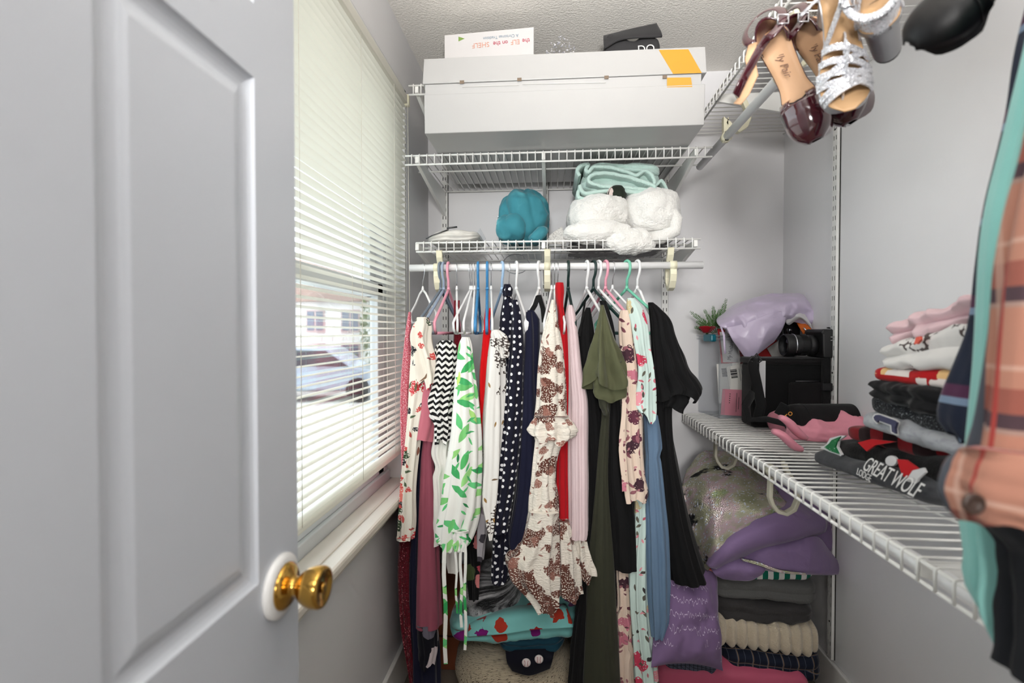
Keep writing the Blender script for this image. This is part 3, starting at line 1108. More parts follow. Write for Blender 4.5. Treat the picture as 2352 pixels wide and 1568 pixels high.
def hang_mesh(rows, Yf, dep, k=9, amp=0.006, seed=0, hem=(0.0, 0), grow=1.0, n=64, m=54, depk=None, cap=0.05, taper=0.25, wob=0.004, pin=None, close=True):
    """cloth tube hanging edge-on: rows = [(v, uLeft, uRight)] outline of its near edge at depth Yf; it runs dep metres back"""
    rows = [tuple(r) for r in rows]
    v0, v1 = rows[0][0], rows[-1][0]
    uc = sum((r[1] + r[2]) / 2 for r in rows) / len(rows)
    c0 = PY(uc, (v0 + v1) / 2, Yf)
    a = Vector((c0.x, c0.y, 0)).normalized()
    p = Vector((a.y, -a.x, 0))
    R, UVs = [], []
    for i in range(m):
        f = i / (m - 1)
        v = v0 + (v1 - v0) * f
        ul, ur = interp(rows, v)
        L, Rr = PY(ul, v, Yf), PY(ur, v, Yf)
        c = (L + Rr) / 2
        w = max(0.003, abs(Rr.x - L.x) / 2)
        d = dep * (interp(depk, f)[0] if depk else min(1.0, 0.12 + f * 7.0))
        cp = min(cap, 0.5 * d, max(0.015, w))
        g = (0.15 + 0.85 * min(1, f * 1.6)) ** grow
        am = min(amp, 0.55 * w) * g
        row, uvr, acc, prev = [], [], 0.0, None
        for j in range(n + 1):
            s = -1 + 2 * j / n
            if abs(s) <= 0.5:
                th = s / 0.5 * pi / 2
                x, y = w * sin(th), cp * (1 - cos(th))
                nx, ny = sin(th), -cos(th)
            else:
                q = (abs(s) - 0.5) / 0.5
                sg = 1 if s > 0 else -1
                x, y = sg * w * (1 - taper * q * q), cp + (d - cp) * q
                nx, ny = sg, 0
            ph = s * k * pi + seed * 1.7 + 0.8 * nz(f * 2.2, seed * 3.1) + 0.25 * nz(s * 3, f * 4, seed)
            dis = am * (0.75 * sin(ph) + 0.3 * sin(2 * ph + 1 + seed) + 0.5 * nz(s * 4, f * 5, seed + 9))
            zo = 0
            if hem[0]:
                zo = hem[0] * max(0, (f - 0.55) / 0.45) ** 1.5 * (sin(s * hem[1] * pi + seed) + 0.6 * nz(s * 6, seed))
            wx = wob * g * nz(f * 3.0, seed + 4.4)
            pt = c + p * (x + nx * dis + wx) + a * (y + ny * dis) + Vector((0, 0, zo))
            row.append(pt)
            cur = Vector((x, y))
            acc += (cur - prev).length if prev is not None else 0
            prev = cur
            uvr.append(acc)
        mid = uvr[n // 2]
        R.append(row)
        UVs.append([(q - mid, row[jj].z) for jj, q in enumerate(uvr)])
    b = MB().grid(R, UVs)
    top = R[0]
    if close:
        ctr = sum(top, Vector()) / len(top)
        b.add([ctr] + top, [(0, i + 2, i + 1) for i in range(n)], [(0, ctr.z)] * (n + 2))
    # back seam
    b.grid([[r[0] for r in R], [r[-1] for r in R]])
    return b


def garment(name, label, cat, rows, Yf, dep, m, part='body', parts=(), **kw):
    top = rows[0]
    loc = PY((top[1] + top[2]) / 2, top[0], Yf)
    t = thing(name, label, cat, GRP, loc=(loc.x, Yf + dep * 0.5, loc.z))
    o = t.location.copy()

    def put(pn, rws, yf, dp, mm, kws, lbl=None):
        b = hang_mesh(rws, yf, dp, **kws)
        b.v = [tuple(Vector(q) - o) for q in b.v]
        return b.build(pn, mm, t, lbl)
    put(part, rows, Yf, dep, m, kw)
    for P_ in parts:
        pn, rws, yf, dp, mm = P_[:5]
        put(pn, rws, yf, dp, mm or m, P_[5] if len(P_) > 5 else {})
    return t


def ribbon(t, name, pts, w, m, th=0.0012, seed=0):
    """flat hanging tape or strap: pts world points, child of t"""
    o = t.location
    b = MB().band([Vector(q) - o for q in pts], (1, 0.1, 0), w, th)
    return b.build(name, m, t)


# --- fabrics
F_redglit = cloth('pink_red_glitter_knit', (188, 62, 84), [('speck', 420, 0.54, (238, 178, 186)), ('speck', 300, 0.62, (120, 20, 40))], glit=(700, 0.93, (255, 220, 225)), space='UV')
F_maroon = cloth('maroon_sequin_mesh', (96, 14, 30), [('speck', 300, 0.6, (40, 4, 10))], glit=(420, 0.9, (220, 130, 140)))
F_cream_fl = cloth('cream_floral_crepe', (236, 229, 216), [('cluster', 18, 0.34, 0.7, 0.42, 150, 0.34, [(200, 52, 62), (34, 34, 46), (220, 120, 110), (60, 76, 54)], 0.6), ('lens', 32, 0.12, 0.44, [(48, 48, 54), (196, 80, 76), (80, 96, 72)], 0.3, 0.4, 3.0), ('cluster', 34, 0.28, 0.8, 0.3, 200, 0.30, [(44, 44, 50), (196, 80, 76)], 0.6)])
F_navy = cloth('navy_crepe', (22, 24, 46))
F_navyfl = cloth('navy_border_floral', (14, 14, 24), [('petal', 16, 0.5, 0.35, [(202, 190, 192), (150, 120, 128), (96, 92, 104)], 0.5)])
F_mauve = cloth('mauve_jersey', (190, 108, 122), rough=0.75, vary=0.06)
F_mauve_shd = cloth('mauve_jersey_shaded', (146, 76, 92), rough=0.75, vary=0.06)  # same mauve jersey, darkened to carry the shade on the dress body
F_zig = cloth('black_white_zigzag_rib', (238, 236, 232), [('zig', 58, 95, 0.5, (16, 16, 18))], rough=0.8)
F_whiteknit = cloth('white_knit', (232, 229, 222), crumple=(260, 0.4, 0.002))
F_leaf = cloth('white_green_leaf_chiffon', (240, 240, 234), [('lens', 15, 0.15, 0.46, [(60, 164, 90), (150, 212, 130)], 0.62, 0.9, 1.2), ('lens', 16, 0.15, 0.46, [(40, 146, 80), (96, 190, 120)], 0.6, -0.9, 1.2), ('lens', 18, 0.13, 0.42, [(206, 224, 120), (110, 194, 116)], 0.5, 0.2, 1.6), ('lens', 30, 0.10, 0.42, [(36, 124, 72), (90, 190, 116)], 0.4, 0.0, 3.0)], rough=0.7)
F_lace = cloth('dark_red_lace', (104, 10, 26), [('speck', 260, 0.55, (60, 4, 14))])
F_red = cloth('bright_red_crepe', (212, 16, 22), vary=0.05)
F_sprig = cloth('white_branch_print', (236, 234, 229), [('cluster', 8, 0.34, 1.2, 0.5, 150, 0.46, [(70, 60, 56), (120, 96, 66)], 0.3), ('lens', 46, 0.12, 0.4, [(64, 58, 56), (150, 116, 66)], 0.10, 0.0, 3.0)], rough=0.6)
F_polka = cloth('navy_polka_dot', (20, 20, 36), [('dots', 46, 0.2, 0.45, (238, 238, 240))])
F_pais = cloth('cream_brown_paisley_seersucker', (238, 230, 217), [('cluster', 13, 0.46, 1.0, 0.66, 200, 0.31, [(96, 58, 48), (112, 72, 62)], 0.25), ('cluster', 26, 0.32, 0.9, 0.5, 250, 0.28, [(104, 64, 54), (150, 104, 92)], 0.6), ('lens', 44, 0.10, 0.40, [(110, 72, 62), (160, 120, 110)], 0.24, 0.0, 3.0)], crumple=(90, 0.8, 0.006, 2.2))
F_redd = cloth('deep_red_crepe', (176, 20, 30), vary=0.05)
F_pink = cloth('pale_pink_rib_knit', (222, 200, 202), [('stripe', 0, 120, 0.16, (196, 170, 174))], crumple=(160, 0.5, 0.002))
F_black = cloth('black_crepe', (17, 17, 18), vary=0.2, sheen=0.05)
F_olive = cloth('olive_crepe', (84, 86, 62), vary=0.06)
F_olive_shd = cloth('olive_crepe_shaded', (54, 55, 43), vary=0.06)  # same olive crepe, with the skirt's shade put into the colour
F_beige = cloth('beige_floral_chiffon', (230, 208, 190), [('cluster', 19, 0.40, 0.8, 0.5, 120, 0.24, [(98, 52, 68), (196, 120, 136), (70, 44, 54)], 0.9), ('lens', 34, 0.16, 0.42, [(92, 50, 62), (150, 96, 104)], 0.34, 0.0, 3.0), ('lens', 60, 0.16, 0.36, [(200, 140, 146), (110, 66, 76)], 0.2, 0.0, 3.0)])
F_mint = cloth('mint_floral_chiffon', (208, 228, 221), [('cluster', 17, 0.34, 0.7, 0.36, 120, 0.24, [(196, 64, 90), (226, 150, 160), (206, 190, 150)], 0.9), ('lens', 40, 0.15, 0.42, [(50, 46, 50), (100, 96, 84)], 0.34, 0.3, 1.6), ('lens', 52, 0.16, 0.38, [(160, 34, 64), (226, 150, 160)], 0.26, 0.0, 3.0)])
F_blue = cloth('dusty_blue_jersey', (98, 122, 148), vary=0.05, rough=0.7)
F_greyfl = cloth('grey_sheer_floral', (168, 164, 168), [('petal', 30, 0.4, 0.45, [(64, 60, 66), (120, 110, 116), (200, 120, 130)], 0.5)])
F_blackfl = cloth('black_floral', (14, 14, 16), [('petal', 18, 0.4, 0.4, [(176, 70, 84), (196, 120, 120), (70, 84, 50)], 0.4)])

# --- from the window to the right
t = garment('glitter_dress', 'pinkish red glitter dress on the white broadside hanger next to the window', 'dress',
            [(716, 938, 944), (760, 931, 944), (850, 923, 946), (950, 919, 944), (1080, 922, 942), (1190, 926, 941)], 1.445, 0.30, F_redglit, k=6, amp=0.003, seed=1)
garment('sequin_gown', 'long maroon sequin gown hanging lowest beside the window sill', 'dress',
        [(1180, 924, 943), (1300, 917, 945), (1400, 918, 946), (1480, 927, 948), (1560, 941, 955), (1600, 946, 957)], 1.46, 0.25, F_maroon, k=8, amp=0.004, seed=2)
garment('floral_blouse', 'cream blouse with red and black flowers and a shoulder ruffle', 'blouse',
        [(728, 958, 984), (760, 950, 990), (840, 944, 996), (900, 941, 988), (960, 938, 970), (1040, 932, 960), (1120, 923, 952), (1200, 917, 951), (1243, 914, 947)], 1.40, 0.30, F_cream_fl, k=6, amp=0.005, seed=3, depk=[(0, 0.15), (0.1, 0.6), (0.3, 1), (1, 0.25)],
        parts=[('ruffle', [(730, 962, 980), (748, 950, 990), (775, 946, 986), (800, 950, 988), (840, 957, 996), (868, 962, 1000), (884, 966, 990)], 1.375, 0.12, F_cream_fl, dict(k=5, amp=0.012, seed=4, hem=(0.014, 4))),
               ('cuff', [(1236, 913, 947), (1244, 913, 947)], 1.395, 0.08, F_cream_fl, dict(m=6, amp=0.001))])
garment('navy_maxi_dress', 'long navy dress with pale flowers near its hem behind the mauve dress', 'dress',
        [(1000, 952, 982), (1150, 952, 974), (1300, 945, 968), (1430, 944, 990), (1500, 944, 1006), (1600, 945, 1012)], 1.45, 0.3, F_navy, seed=5,
        parts=[('hem_panel', [(1440, 958, 1000), (1480, 960, 1006), (1535, 965, 1000)], 1.425, 0.1, F_navyfl, dict(seed=6, amp=0.003, hem=(0.01, 3)))])
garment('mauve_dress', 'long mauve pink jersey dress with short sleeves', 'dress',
        [(826, 982, 998), (880, 975, 1000), (1000, 972, 994), (1040, 968, 992), (1060, 966, 994), (1200, 960, 1005), (1320, 957, 1010), (1450, 952, 1014)], 1.425, 0.32, F_mauve_shd, k=5, amp=0.004, seed=7,
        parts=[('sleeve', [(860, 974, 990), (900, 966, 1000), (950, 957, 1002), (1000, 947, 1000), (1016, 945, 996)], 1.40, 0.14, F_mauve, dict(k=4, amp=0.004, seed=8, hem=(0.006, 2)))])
garment('zigzag_blouse', 'black and white zigzag striped ribbed blouse', 'blouse',
        [(782, 1012, 1038), (796, 1002, 1048), (850, 996, 1048), (890, 988, 1044), (922, 977, 1040), (940, 980, 1037), (958, 992, 1034), (975, 1004, 1034), (1015, 1003, 1028)], 1.385, 0.26, F_zig, k=9, amp=0.007, seed=9, hem=(0.01, 3))
garment('white_knit_top', 'plain white knit top curling out below the zigzag blouse', 'top',
        [(960, 1000, 1034), (1010, 998, 1034), (1045, 994, 1030), (1075, 1004, 1034), (1100, 998, 1034), (1180, 1004, 1040), (1245, 996, 1062), (1262, 1000, 1060)], 1.41, 0.28, F_whiteknit, k=6, amp=0.008, seed=10, hem=(0.01, 3))
garment('white_slip', 'white slip hem showing below the leaf print top', 'dress',
        [(1225, 1030, 1062), (1260, 1026, 1060), (1300, 1027, 1058), (1318, 1032, 1056)], 1.46, 0.2, F_whiteknit, k=4, amp=0.003, seed=11)
lf = garment('leaf_print_top', 'white chiffon top with green leaves and long dangling ties', 'top',
             [(774, 1062, 1078), (790, 1055, 1084), (830, 1050, 1088), (900, 1043, 1096), (1000, 1035, 1106), (1100, 1022, 1108), (1180, 1012, 1104), (1225, 1003, 1092), (1252, 1002, 1078), (1262, 1008, 1066)], 1.36, 0.34, F_leaf, k=10, amp=0.007, seed=12, hem=(0.008, 4),
             parts=[('cuff', [(1222, 1036, 1076), (1250, 1040, 1074), (1268, 1044, 1068)], 1.35, 0.08, F_leaf, dict(k=7, amp=0.005, seed=13))])
for (u0, v0, u1, v1, w) in ((1020, 1248, 1024, 1524, 0.011), (1047, 1252, 1049, 1408, 0.006), (1058, 1250, 1060, 1440, 0.008), (1068, 1240, 1069, 1492, 0.008)):
    ribbon(lf, 'tie', [PY(lerp(u0, u1, q / 8) + 1.5 * sin(q * 1.3 + u0), lerp(v0, v1, q / 8), 1.355) for q in range(9)], w, F_leaf)
garment('lace_camisole', 'dark red lace camisole between the zigzag blouse and the leaf print', 'top',
        [(728, 1045, 1053), (745, 1042, 1056), (800, 1043, 1062), (860, 1040, 1070)], 1.46, 0.2, F_lace, k=5, amp=0.003, seed=14)
garment('red_camisole', 'bright red camisole squeezed between leaf print and white blouse', 'top',
        [(758, 1110, 1128), (800, 1106, 1128), (870, 1100, 1122), (930, 1101, 1118), (1010, 1104, 1114)], 1.44, 0.24, F_red, k=5, amp=0.004, seed=15)
t = bpy.data.objects['red_camisole']
for u in (1114, 1123):
    ribbon(t, 'strap', [PY(u + 3, 708, 1.5), PY(u, 735, 1.46), PY(u, 764, 1.445)], 0.006, F_red)
t = bpy.data.objects['lace_camisole']
for u in (1044, 1053):
    ribbon(t, 'strap', [PY(u + 1, 690, 1.5), PY(u, 732, 1.47)], 0.005, F_lace)
garment('branch_print_blouse', 'white blouse printed with dark flowering branches', 'blouse',
        [(770, 1134, 1158), (790, 1128, 1164), (850, 1124, 1164), (950, 1130, 1162), (1050, 1128, 1156), (1120, 1128, 1150)], 1.42, 0.34, F_sprig, k=6, amp=0.006, seed=16,
        parts=[('sleeve', [(776, 1126, 1142), (820, 1120, 1150), (900, 1115, 1150), (980, 1111, 1150), (1060, 1109, 1148), (1140, 1106, 1143), (1165, 1108, 1140), (1195, 1116, 1136), (1242, 1125, 1131)], 1.385, 0.1, F_sprig, dict(k=4, amp=0.005, seed=17)),
               ('shoulder_gather', [(757, 1130, 1146), (772, 1128, 1162), (800, 1140, 1166), (822, 1148, 1164)], 1.40, 0.1, F_sprig, dict(k=9, amp=0.008, seed=18))])
garment('polka_dot_dress', 'navy dress with small white polka dots and a ruffled neck', 'dress',
        [(655, 1160, 1171), (690, 1156, 1178), (720, 1150, 1184), (790, 1146, 1186), (850, 1150, 1190), (1000, 1150, 1185), (1330, 1130, 1168), (1345, 1132, 1160)], 1.45, 0.32, F_polka, k=8, amp=0.006, seed=19,
        parts=[('sleeve', [(688, 1176, 1188), (720, 1176, 1196), (790, 1172, 1202), (850, 1167, 1200), (950, 1160, 1198), (1050, 1152, 1191), (1150, 1142, 1178), (1228, 1130, 1164)], 1.40, 0.12, F_polka, dict(k=4, amp=0.005, seed=20)),
               ('neck_ruffle', [(652, 1158, 1172), (664, 1157, 1175), (680, 1160, 1172)], 1.43, 0.05, F_polka, dict(k=6, amp=0.006, seed=21, m=20))])
garment('grey_floral_blouse', 'grey sheer floral blouse low between the white blouse and polka dots', 'blouse',
        [(1150, 1098, 1122), (1210, 1096, 1120), (1260, 1096, 1112), (1290, 1097, 1108)], 1.43, 0.2, F_greyfl, k=5, amp=0.004, seed=22)
garment('black_floral_dress', 'black dress with red flowers behind the leaf print ties', 'dress',
        [(1180, 1066, 1104), (1260, 1066, 1102), (1330, 1074, 1100), (1380, 1078, 1096)], 1.47, 0.25, F_blackfl, k=6, amp=0.005, seed=23)
garment('navy_dress', 'plain navy dress with a gathered balloon sleeve', 'dress',
        [(712, 1212, 1226), (735, 1207, 1240), (850, 1203, 1238), (950, 1198, 1236), (1060, 1192, 1232), (1160, 1184, 1226), (1250, 1176, 1216)], 1.445, 0.34, F_navy, k=6, amp=0.004, seed=24,
        parts=[('sleeve', [(716, 1208, 1222), (760, 1206, 1226), (900, 1202, 1228), (1000, 1196, 1230), (1100, 1188, 1228), (1180, 1178, 1222), (1230, 1170, 1216), (1258, 1169, 1212), (1274, 1178, 1204), (1282, 1184, 1198)], 1.415, 0.1, F_navy, dict(k=5, amp=0.004, seed=25))])
t = bpy.data.objects['navy_dress']
for (ua, va, ub, vb) in ((1236, 680, 1216, 722), (1238, 678, 1250, 740)):
    ribbon(t, 'strap', [PY(ua, va, 1.52), PY((ua + ub) / 2 + 3, (va + vb) / 2, 1.47), PY(ub, vb, 1.455)], 0.014, F_black)
pa = garment('paisley_dress', 'cream tiered dress with brown paisley and ruffled peplum', 'dress',
             [(688, 1267, 1274), (730, 1256, 1280), (790, 1242, 1292), (860, 1235, 1299), (930, 1231, 1302), (975, 1226, 1302), (1010, 1230, 1296), (1060, 1226, 1280), (1120, 1222, 1276), (1150, 1218, 1283), (1220, 1214, 1284), (1290, 1205, 1284), (1340, 1196, 1284), (1400, 1228, 1282), (1410, 1240, 1278)], 1.37, 0.33, F_pais, k=8, amp=0.006, seed=26,
             parts=[('ruffle', [(958, 1232, 1302), (975, 1222, 1312), (992, 1214, 1322), (1008, 1222, 1316), (1018, 1232, 1300)], 1.35, 0.16, F_pais, dict(k=9, amp=0.012, seed=27, hem=(0.010, 5), m=30)),
                    ('flounce', [(1180, 1216, 1284), (1240, 1204, 1284), (1280, 1186, 1284), (1300, 1164, 1284), (1330, 1170, 1284), (1355, 1186, 1283), (1390, 1222, 1282), (1410, 1240, 1278)], 1.355, 0.2, F_pais, dict(k=8, amp=0.010, seed=28, hem=(0.008, 4))),
                    ('flounce', [(1200, 1282, 1306), (1260, 1281, 1320), (1320, 1281, 1328), (1380, 1284, 1336)], 1.40, 0.2, F_pais, dict(k=6, amp=0.007, seed=29, hem=(0.008, 3))),
                    ('flounce', [(1200, 1310, 1332), (1260, 1316, 1350), (1310, 1324, 1366), (1334, 1330, 1368)], 1.42, 0.2, F_pais, dict(k=6, amp=0.007, seed=30, hem=(0.01, 3)))])
garment('red_dress', 'deep red dress with a tall folded neck tie behind the paisley dress', 'dress',
        [(648, 1276, 1294), (665, 1275, 1296), (700, 1279, 1294), (730, 1282, 1299), (800, 1284, 1308), (900, 1284, 1310), (1020, 1278, 1307), (1100, 1278, 1307), (1243, 1281, 1309)], 1.43, 0.3, F_redd, k=4, amp=0.004, seed=31)
garment('ribbed_cardigan', 'pale pink ribbed knit top beside the red dress', 'sweater',
        [(700, 1304, 1314), (716, 1299, 1320), (760, 1303, 1326), (850, 1306, 1336), (930, 1306, 1350), (1050, 1305, 1350), (1150, 1307, 1352), (1228, 1309, 1353), (1242, 1309, 1350)], 1.405, 0.34, F_pink, k=5, amp=0.005, seed=32)
garment('black_strappy_dress', 'black strappy dress between the pink knit and the olive dress', 'dress',
        [(706, 1346, 1356), (770, 1327, 1366), (850, 1334, 1368), (940, 1340, 1380), (1050, 1350, 1384), (1200, 1352, 1372), (1300, 1338, 1362), (1450, 1318, 1350), (1600, 1304, 1346)], 1.46, 0.32, F_black, k=7, amp=0.005, seed=33)
t = bpy.data.objects['black_strappy_dress']
ribbon(t, 'strap', [PY(1344, 690, 1.5), PY(1336, 740, 1.47), PY(1331, 772, 1.46)], 0.006, F_black)
ol = garment('olive_dress', 'olive green dress with a tiered ruffle cape and long skirt', 'dress',
             [(880, 1376, 1404), (950, 1382, 1400), (1000, 1378, 1398), (1100, 1370, 1396), (1200, 1362, 1402), (1300, 1352, 1410), (1450, 1343, 1416), (1600, 1336, 1424)], 1.43, 0.32, F_olive_shd, k=5, amp=0.004, seed=34,
             parts=[('ruffle_cape', [(700, 1379, 1387), (725, 1376, 1394), (760, 1371, 1402), (800, 1364, 1412), (840, 1357, 1424), (872, 1353, 1436), (884, 1351, 1438)], 1.36, 0.2, F_olive, dict(k=6, amp=0.022, seed=35, hem=(0.018, 3.2), grow=1.3, wob=0)),
                    ('ruffle_cape', [(830, 1364, 1428), (870, 1358, 1436), (900, 1356, 1440), (916, 1358, 1438)], 1.385, 0.2, F_olive, dict(k=4, amp=0.010, seed=36, hem=(0.012, 2.4))),
                    ('sash_tail', [(905, 1372, 1398), (935, 1378, 1398), (955, 1388, 1396)], 1.40, 0.05, F_olive_shd, dict(k=2, amp=0.003, seed=37))])
garment('black_tunic', 'black tunic with a straight hem between the olive skirt and the florals', 'top',
        [(690, 1376, 1392), (740, 1390, 1408), (800, 1396, 1416), (920, 1398, 1424), (1000, 1394, 1430), (1100, 1391, 1440), (1190, 1398, 1456), (1300, 1405, 1464), (1316, 1408, 1466)], 1.44, 0.32, F_black, k=5, amp=0.004, seed=38)
be = garment('beige_floral_blouse', 'beige chiffon blouse with plum flowers and gathered cuff', 'blouse',
             [(712, 1424, 1446), (740, 1420, 1452), (800, 1422, 1458), (870, 1430, 1464), (960, 1428, 1474), (1050, 1430, 1477), (1100, 1432, 1480), (1135, 1434, 1486), (1155, 1438, 1480)], 1.41, 0.3, F_beige, k=7, amp=0.005, seed=39, hem=(0.008, 2.6))
ribbon(be, 'neck_tie', [PY(1430 + 4 * sin(q), 880 + q * 31, 1.40) for q in range(9)], 0.012, F_beige)
garment('beige_floral_skirt', 'long beige floral chiffon skirt with ruffle bands at the floor', 'skirt',
        [(1240, 1418, 1442), (1315, 1417, 1441), (1405, 1420, 1443), (1412, 1414, 1446), (1440, 1412, 1453), (1452, 1418, 1446), (1490, 1418, 1446), (1502, 1414, 1456), (1520, 1418, 1450), (1600, 1414, 1456)], 1.47, 0.24, F_beige, k=6, amp=0.006, seed=40)
garment('mint_floral_blouse', 'mint chiffon blouse with pink flowers and a scalloped hem', 'blouse',
        [(684, 1440, 1456), (705, 1438, 1474), (740, 1446, 1486), (800, 1456, 1492), (860, 1464, 1500), (920, 1458, 1507), (945, 1458, 1508), (962, 1474, 1505)], 1.40, 0.28, F_mint, k=6, amp=0.005, seed=41, hem=(0.014, 2.2))
garment('mint_floral_skirt', 'long mint floral skirt hanging beside the dusty blue dress', 'skirt',
        [(1100, 1456, 1484), (1200, 1458, 1487), (1300, 1446, 1488), (1400, 1448, 1490), (1480, 1454, 1498), (1600, 1458, 1510)], 1.455, 0.26, F_mint, k=8, amp=0.006, seed=42)
garment('dusty_blue_dress', 'long dusty blue jersey dress under the mint blouse', 'dress',
        [(955, 1478, 1510), (1000, 1480, 1517), (1035, 1481, 1519), (1048, 1484, 1513), (1064, 1482, 1516), (1200, 1485, 1530), (1320, 1488, 1536), (1430, 1496, 1537), (1470, 1502, 1526)], 1.435, 0.3, F_blue, k=6, amp=0.006, seed=43, wob=0.006)
garment('black_flutter_dress', 'long black dress with a flared flutter sleeve at the right end', 'dress',
        [(694, 1488, 1500), (712, 1490, 1520), (760, 1494, 1540), (850, 1500, 1552), (950, 1508, 1542), (1040, 1514, 1546), (1100, 1516, 1556), (1200, 1520, 1578), (1300, 1530, 1606), (1348, 1540, 1622)], 1.46, 0.36, F_black, k=7, amp=0.006, seed=44,
        parts=[('flutter_sleeve', [(700, 1492, 1508), (730, 1494, 1536), (770, 1497, 1550), (820, 1500, 1568), (850, 1503, 1580), (862, 1503, 1586), (880, 1504, 1600), (902, 1506, 1610), (915, 1508, 1600)], 1.42, 0.22, F_black, dict(k=7, amp=0.010, seed=45, hem=(0.014, 3))),
               ('under_sleeve', [(880, 1506, 1576), (920, 1508, 1582), (942, 1512, 1572)], 1.44, 0.2, F_black, dict(k=6, amp=0.008, seed=46, hem=(0.010, 3)))])
# ================================================================= soft goods builders
def ridge(p, s):
    n1 = noise.noise(p * s)
    return 1 - abs(n1) * 2


def world_part(t, b, name, m, label=None, **kw):
    o = t.location
    b.v = [tuple(Vector(q) - o) for q in b.v]
    return b.build(name, m, t, label, **kw)


def folded(P0, P1, I, D, zb, zt, layers=2, seed=0, groove=0.008, e=0.42, amp=0.004, ribs=0, ribamp=0.0, seg=46, n=56, sag=0.0, endr=0.05, freq=14, crease=0.0):
    """folded cloth: front line P0->P1, depth D along I, bottom heights zb=(a,b), top zt=(a,b) at both ends"""
    P0, P1, I = Vector(P0), Vector(P1), Vector(I).normalized()
    L = (P1 - P0).length
    R, U = [], []
    for i in range(seg):
        s = i / (seg - 1)
        # round the ends
        k = 1.0
        er = endr / max(L, 1e-3)
        q = min(s, 1 - s)
        if q < er:
            k = sqrt(max(0.0, 1 - (1 - q / er) ** 2))
        k = max(k, 0.12)
        ss = s
        base = P0.lerp(P1, ss)
        b0, t0 = lerp(zb[0], zb[1], ss), lerp(zt[0], zt[1], ss)
        t0 += 0.25 * (t0 - b0) * nz(s * 3.1, seed * 2.3) - sag * 4 * s * (1 - s)
        h = (t0 - b0)
        zc = (t0 + b0) / 2
        row, uv = [], []
        acc, prev = 0, None
        for j in range(n + 1):
            a = 2 * pi * j / n
            ca, sa = cos(a), sin(a)
            y = math.copysign(abs(ca) ** e, ca)
            z = math.copysign(abs(sa) ** (e * 1.15), sa)
            yy = D / 2 - y * D / 2
            zn = (z + 1) / 2
            front = max(0.0, y) ** 2
            g = 0.0
            if layers > 1:
                wv = abs(sin(layers * pi * (zn + 0.05 * nz(s * 4, seed, 2))))
                g = groove * (1 - wv) ** 2.2 * front
            pos = base + I * (D / 2 + (yy - D / 2) * (0.55 + 0.45 * k) + g)
            zz_ = zc + z * h / 2 * k
            pos.z = zz_
            pt = Vector((pos.x, pos.y, pos.z))
            d = amp * fbm(pt * freq + Vector((seed * 3.3, 0, 0)), 3)
            if crease:
                qq = pt * freq * 0.9 + Vector((seed, 0, seed * 2.0))
                d += crease * (ridge(qq + Vector((fbm(qq * 0.5, 2),) * 3) * 0.6, 1.0) - 0.45)
            outw = (I * (-y) + Vector((0, 0, z)))
            if ribs:
                d += ribamp * abs(sin(ribs * pi * s + 0.4 * nz(zn * 3, seed))) - ribamp * 0.5
            if z < -0.8:
                d = min(d, 0)
            pt += outw.normalized() * d
            row.append(pt)
            cur = Vector((yy, z * h / 2))
            acc += (cur - prev).length if prev is not None else 0
            prev = cur
            uv.append((s * L, acc))
        R.append(row)
        U.append(uv)
    b = MB().grid(R, U)
    for row, uvr, flip in ((R[0], U[0], False), (R[-1], U[-1], True)):
        c = sum(row[:-1], Vector()) / n
        f = [(0, i + 1, i + 2) if flip else (0, i + 2, i + 1) for i in range(n)]
        b.add([c] + row, f, [(uvr[0][0], 0)] + [(uvr[0][0], q.z) for q in row])
    return b


def slabY(name, label, cat, uL, uR, L_, R_, Yf, D, m, group=None, part='folds', **kw):
    """front faces the camera at depth Yf: L_=(vtop,vbottom) at uL, R_ likewise at uR"""
    a, c = PY(uL, (L_[0] + L_[1]) / 2, Yf), PY(uR, (R_[0] + R_[1]) / 2, Yf)
    zb = (PY(uL, L_[1], Yf).z, PY(uR, R_[1], Yf).z)
    zt = (PY(uL, L_[0], Yf).z, PY(uR, R_[0], Yf).z)
    t = thing(name, label, cat, group, loc=((a.x + c.x) / 2, Yf + D / 2, min(zb)))
    world_part(t, folded((a.x, Yf, 0), (c.x, Yf, 0), (0, 1, 0), D, zb, zt, **kw), part, m)
    return t


def slabX(name, label, cat, uF, uN, F_, N_, X0, D, m, group=None, part='folds', **kw):
    """front faces -x at X0 : far end column uF, near end column uN"""
    a, c = PX(uF, F_[1], X0), PX(uN, N_[1], X0)
    zb = (a.z, c.z)
    zt = (PX(uF, F_[0], X0).z, PX(uN, N_[0], X0).z)
    t = thing(name, label, cat, group, loc=(X0 + D / 2, (a.y + c.y) / 2, min(zb)))
    world_part(t, folded((X0, a.y, 0), (X0, c.y, 0), (1, 0, 0), D, zb, zt, **kw), part, m)
    return t


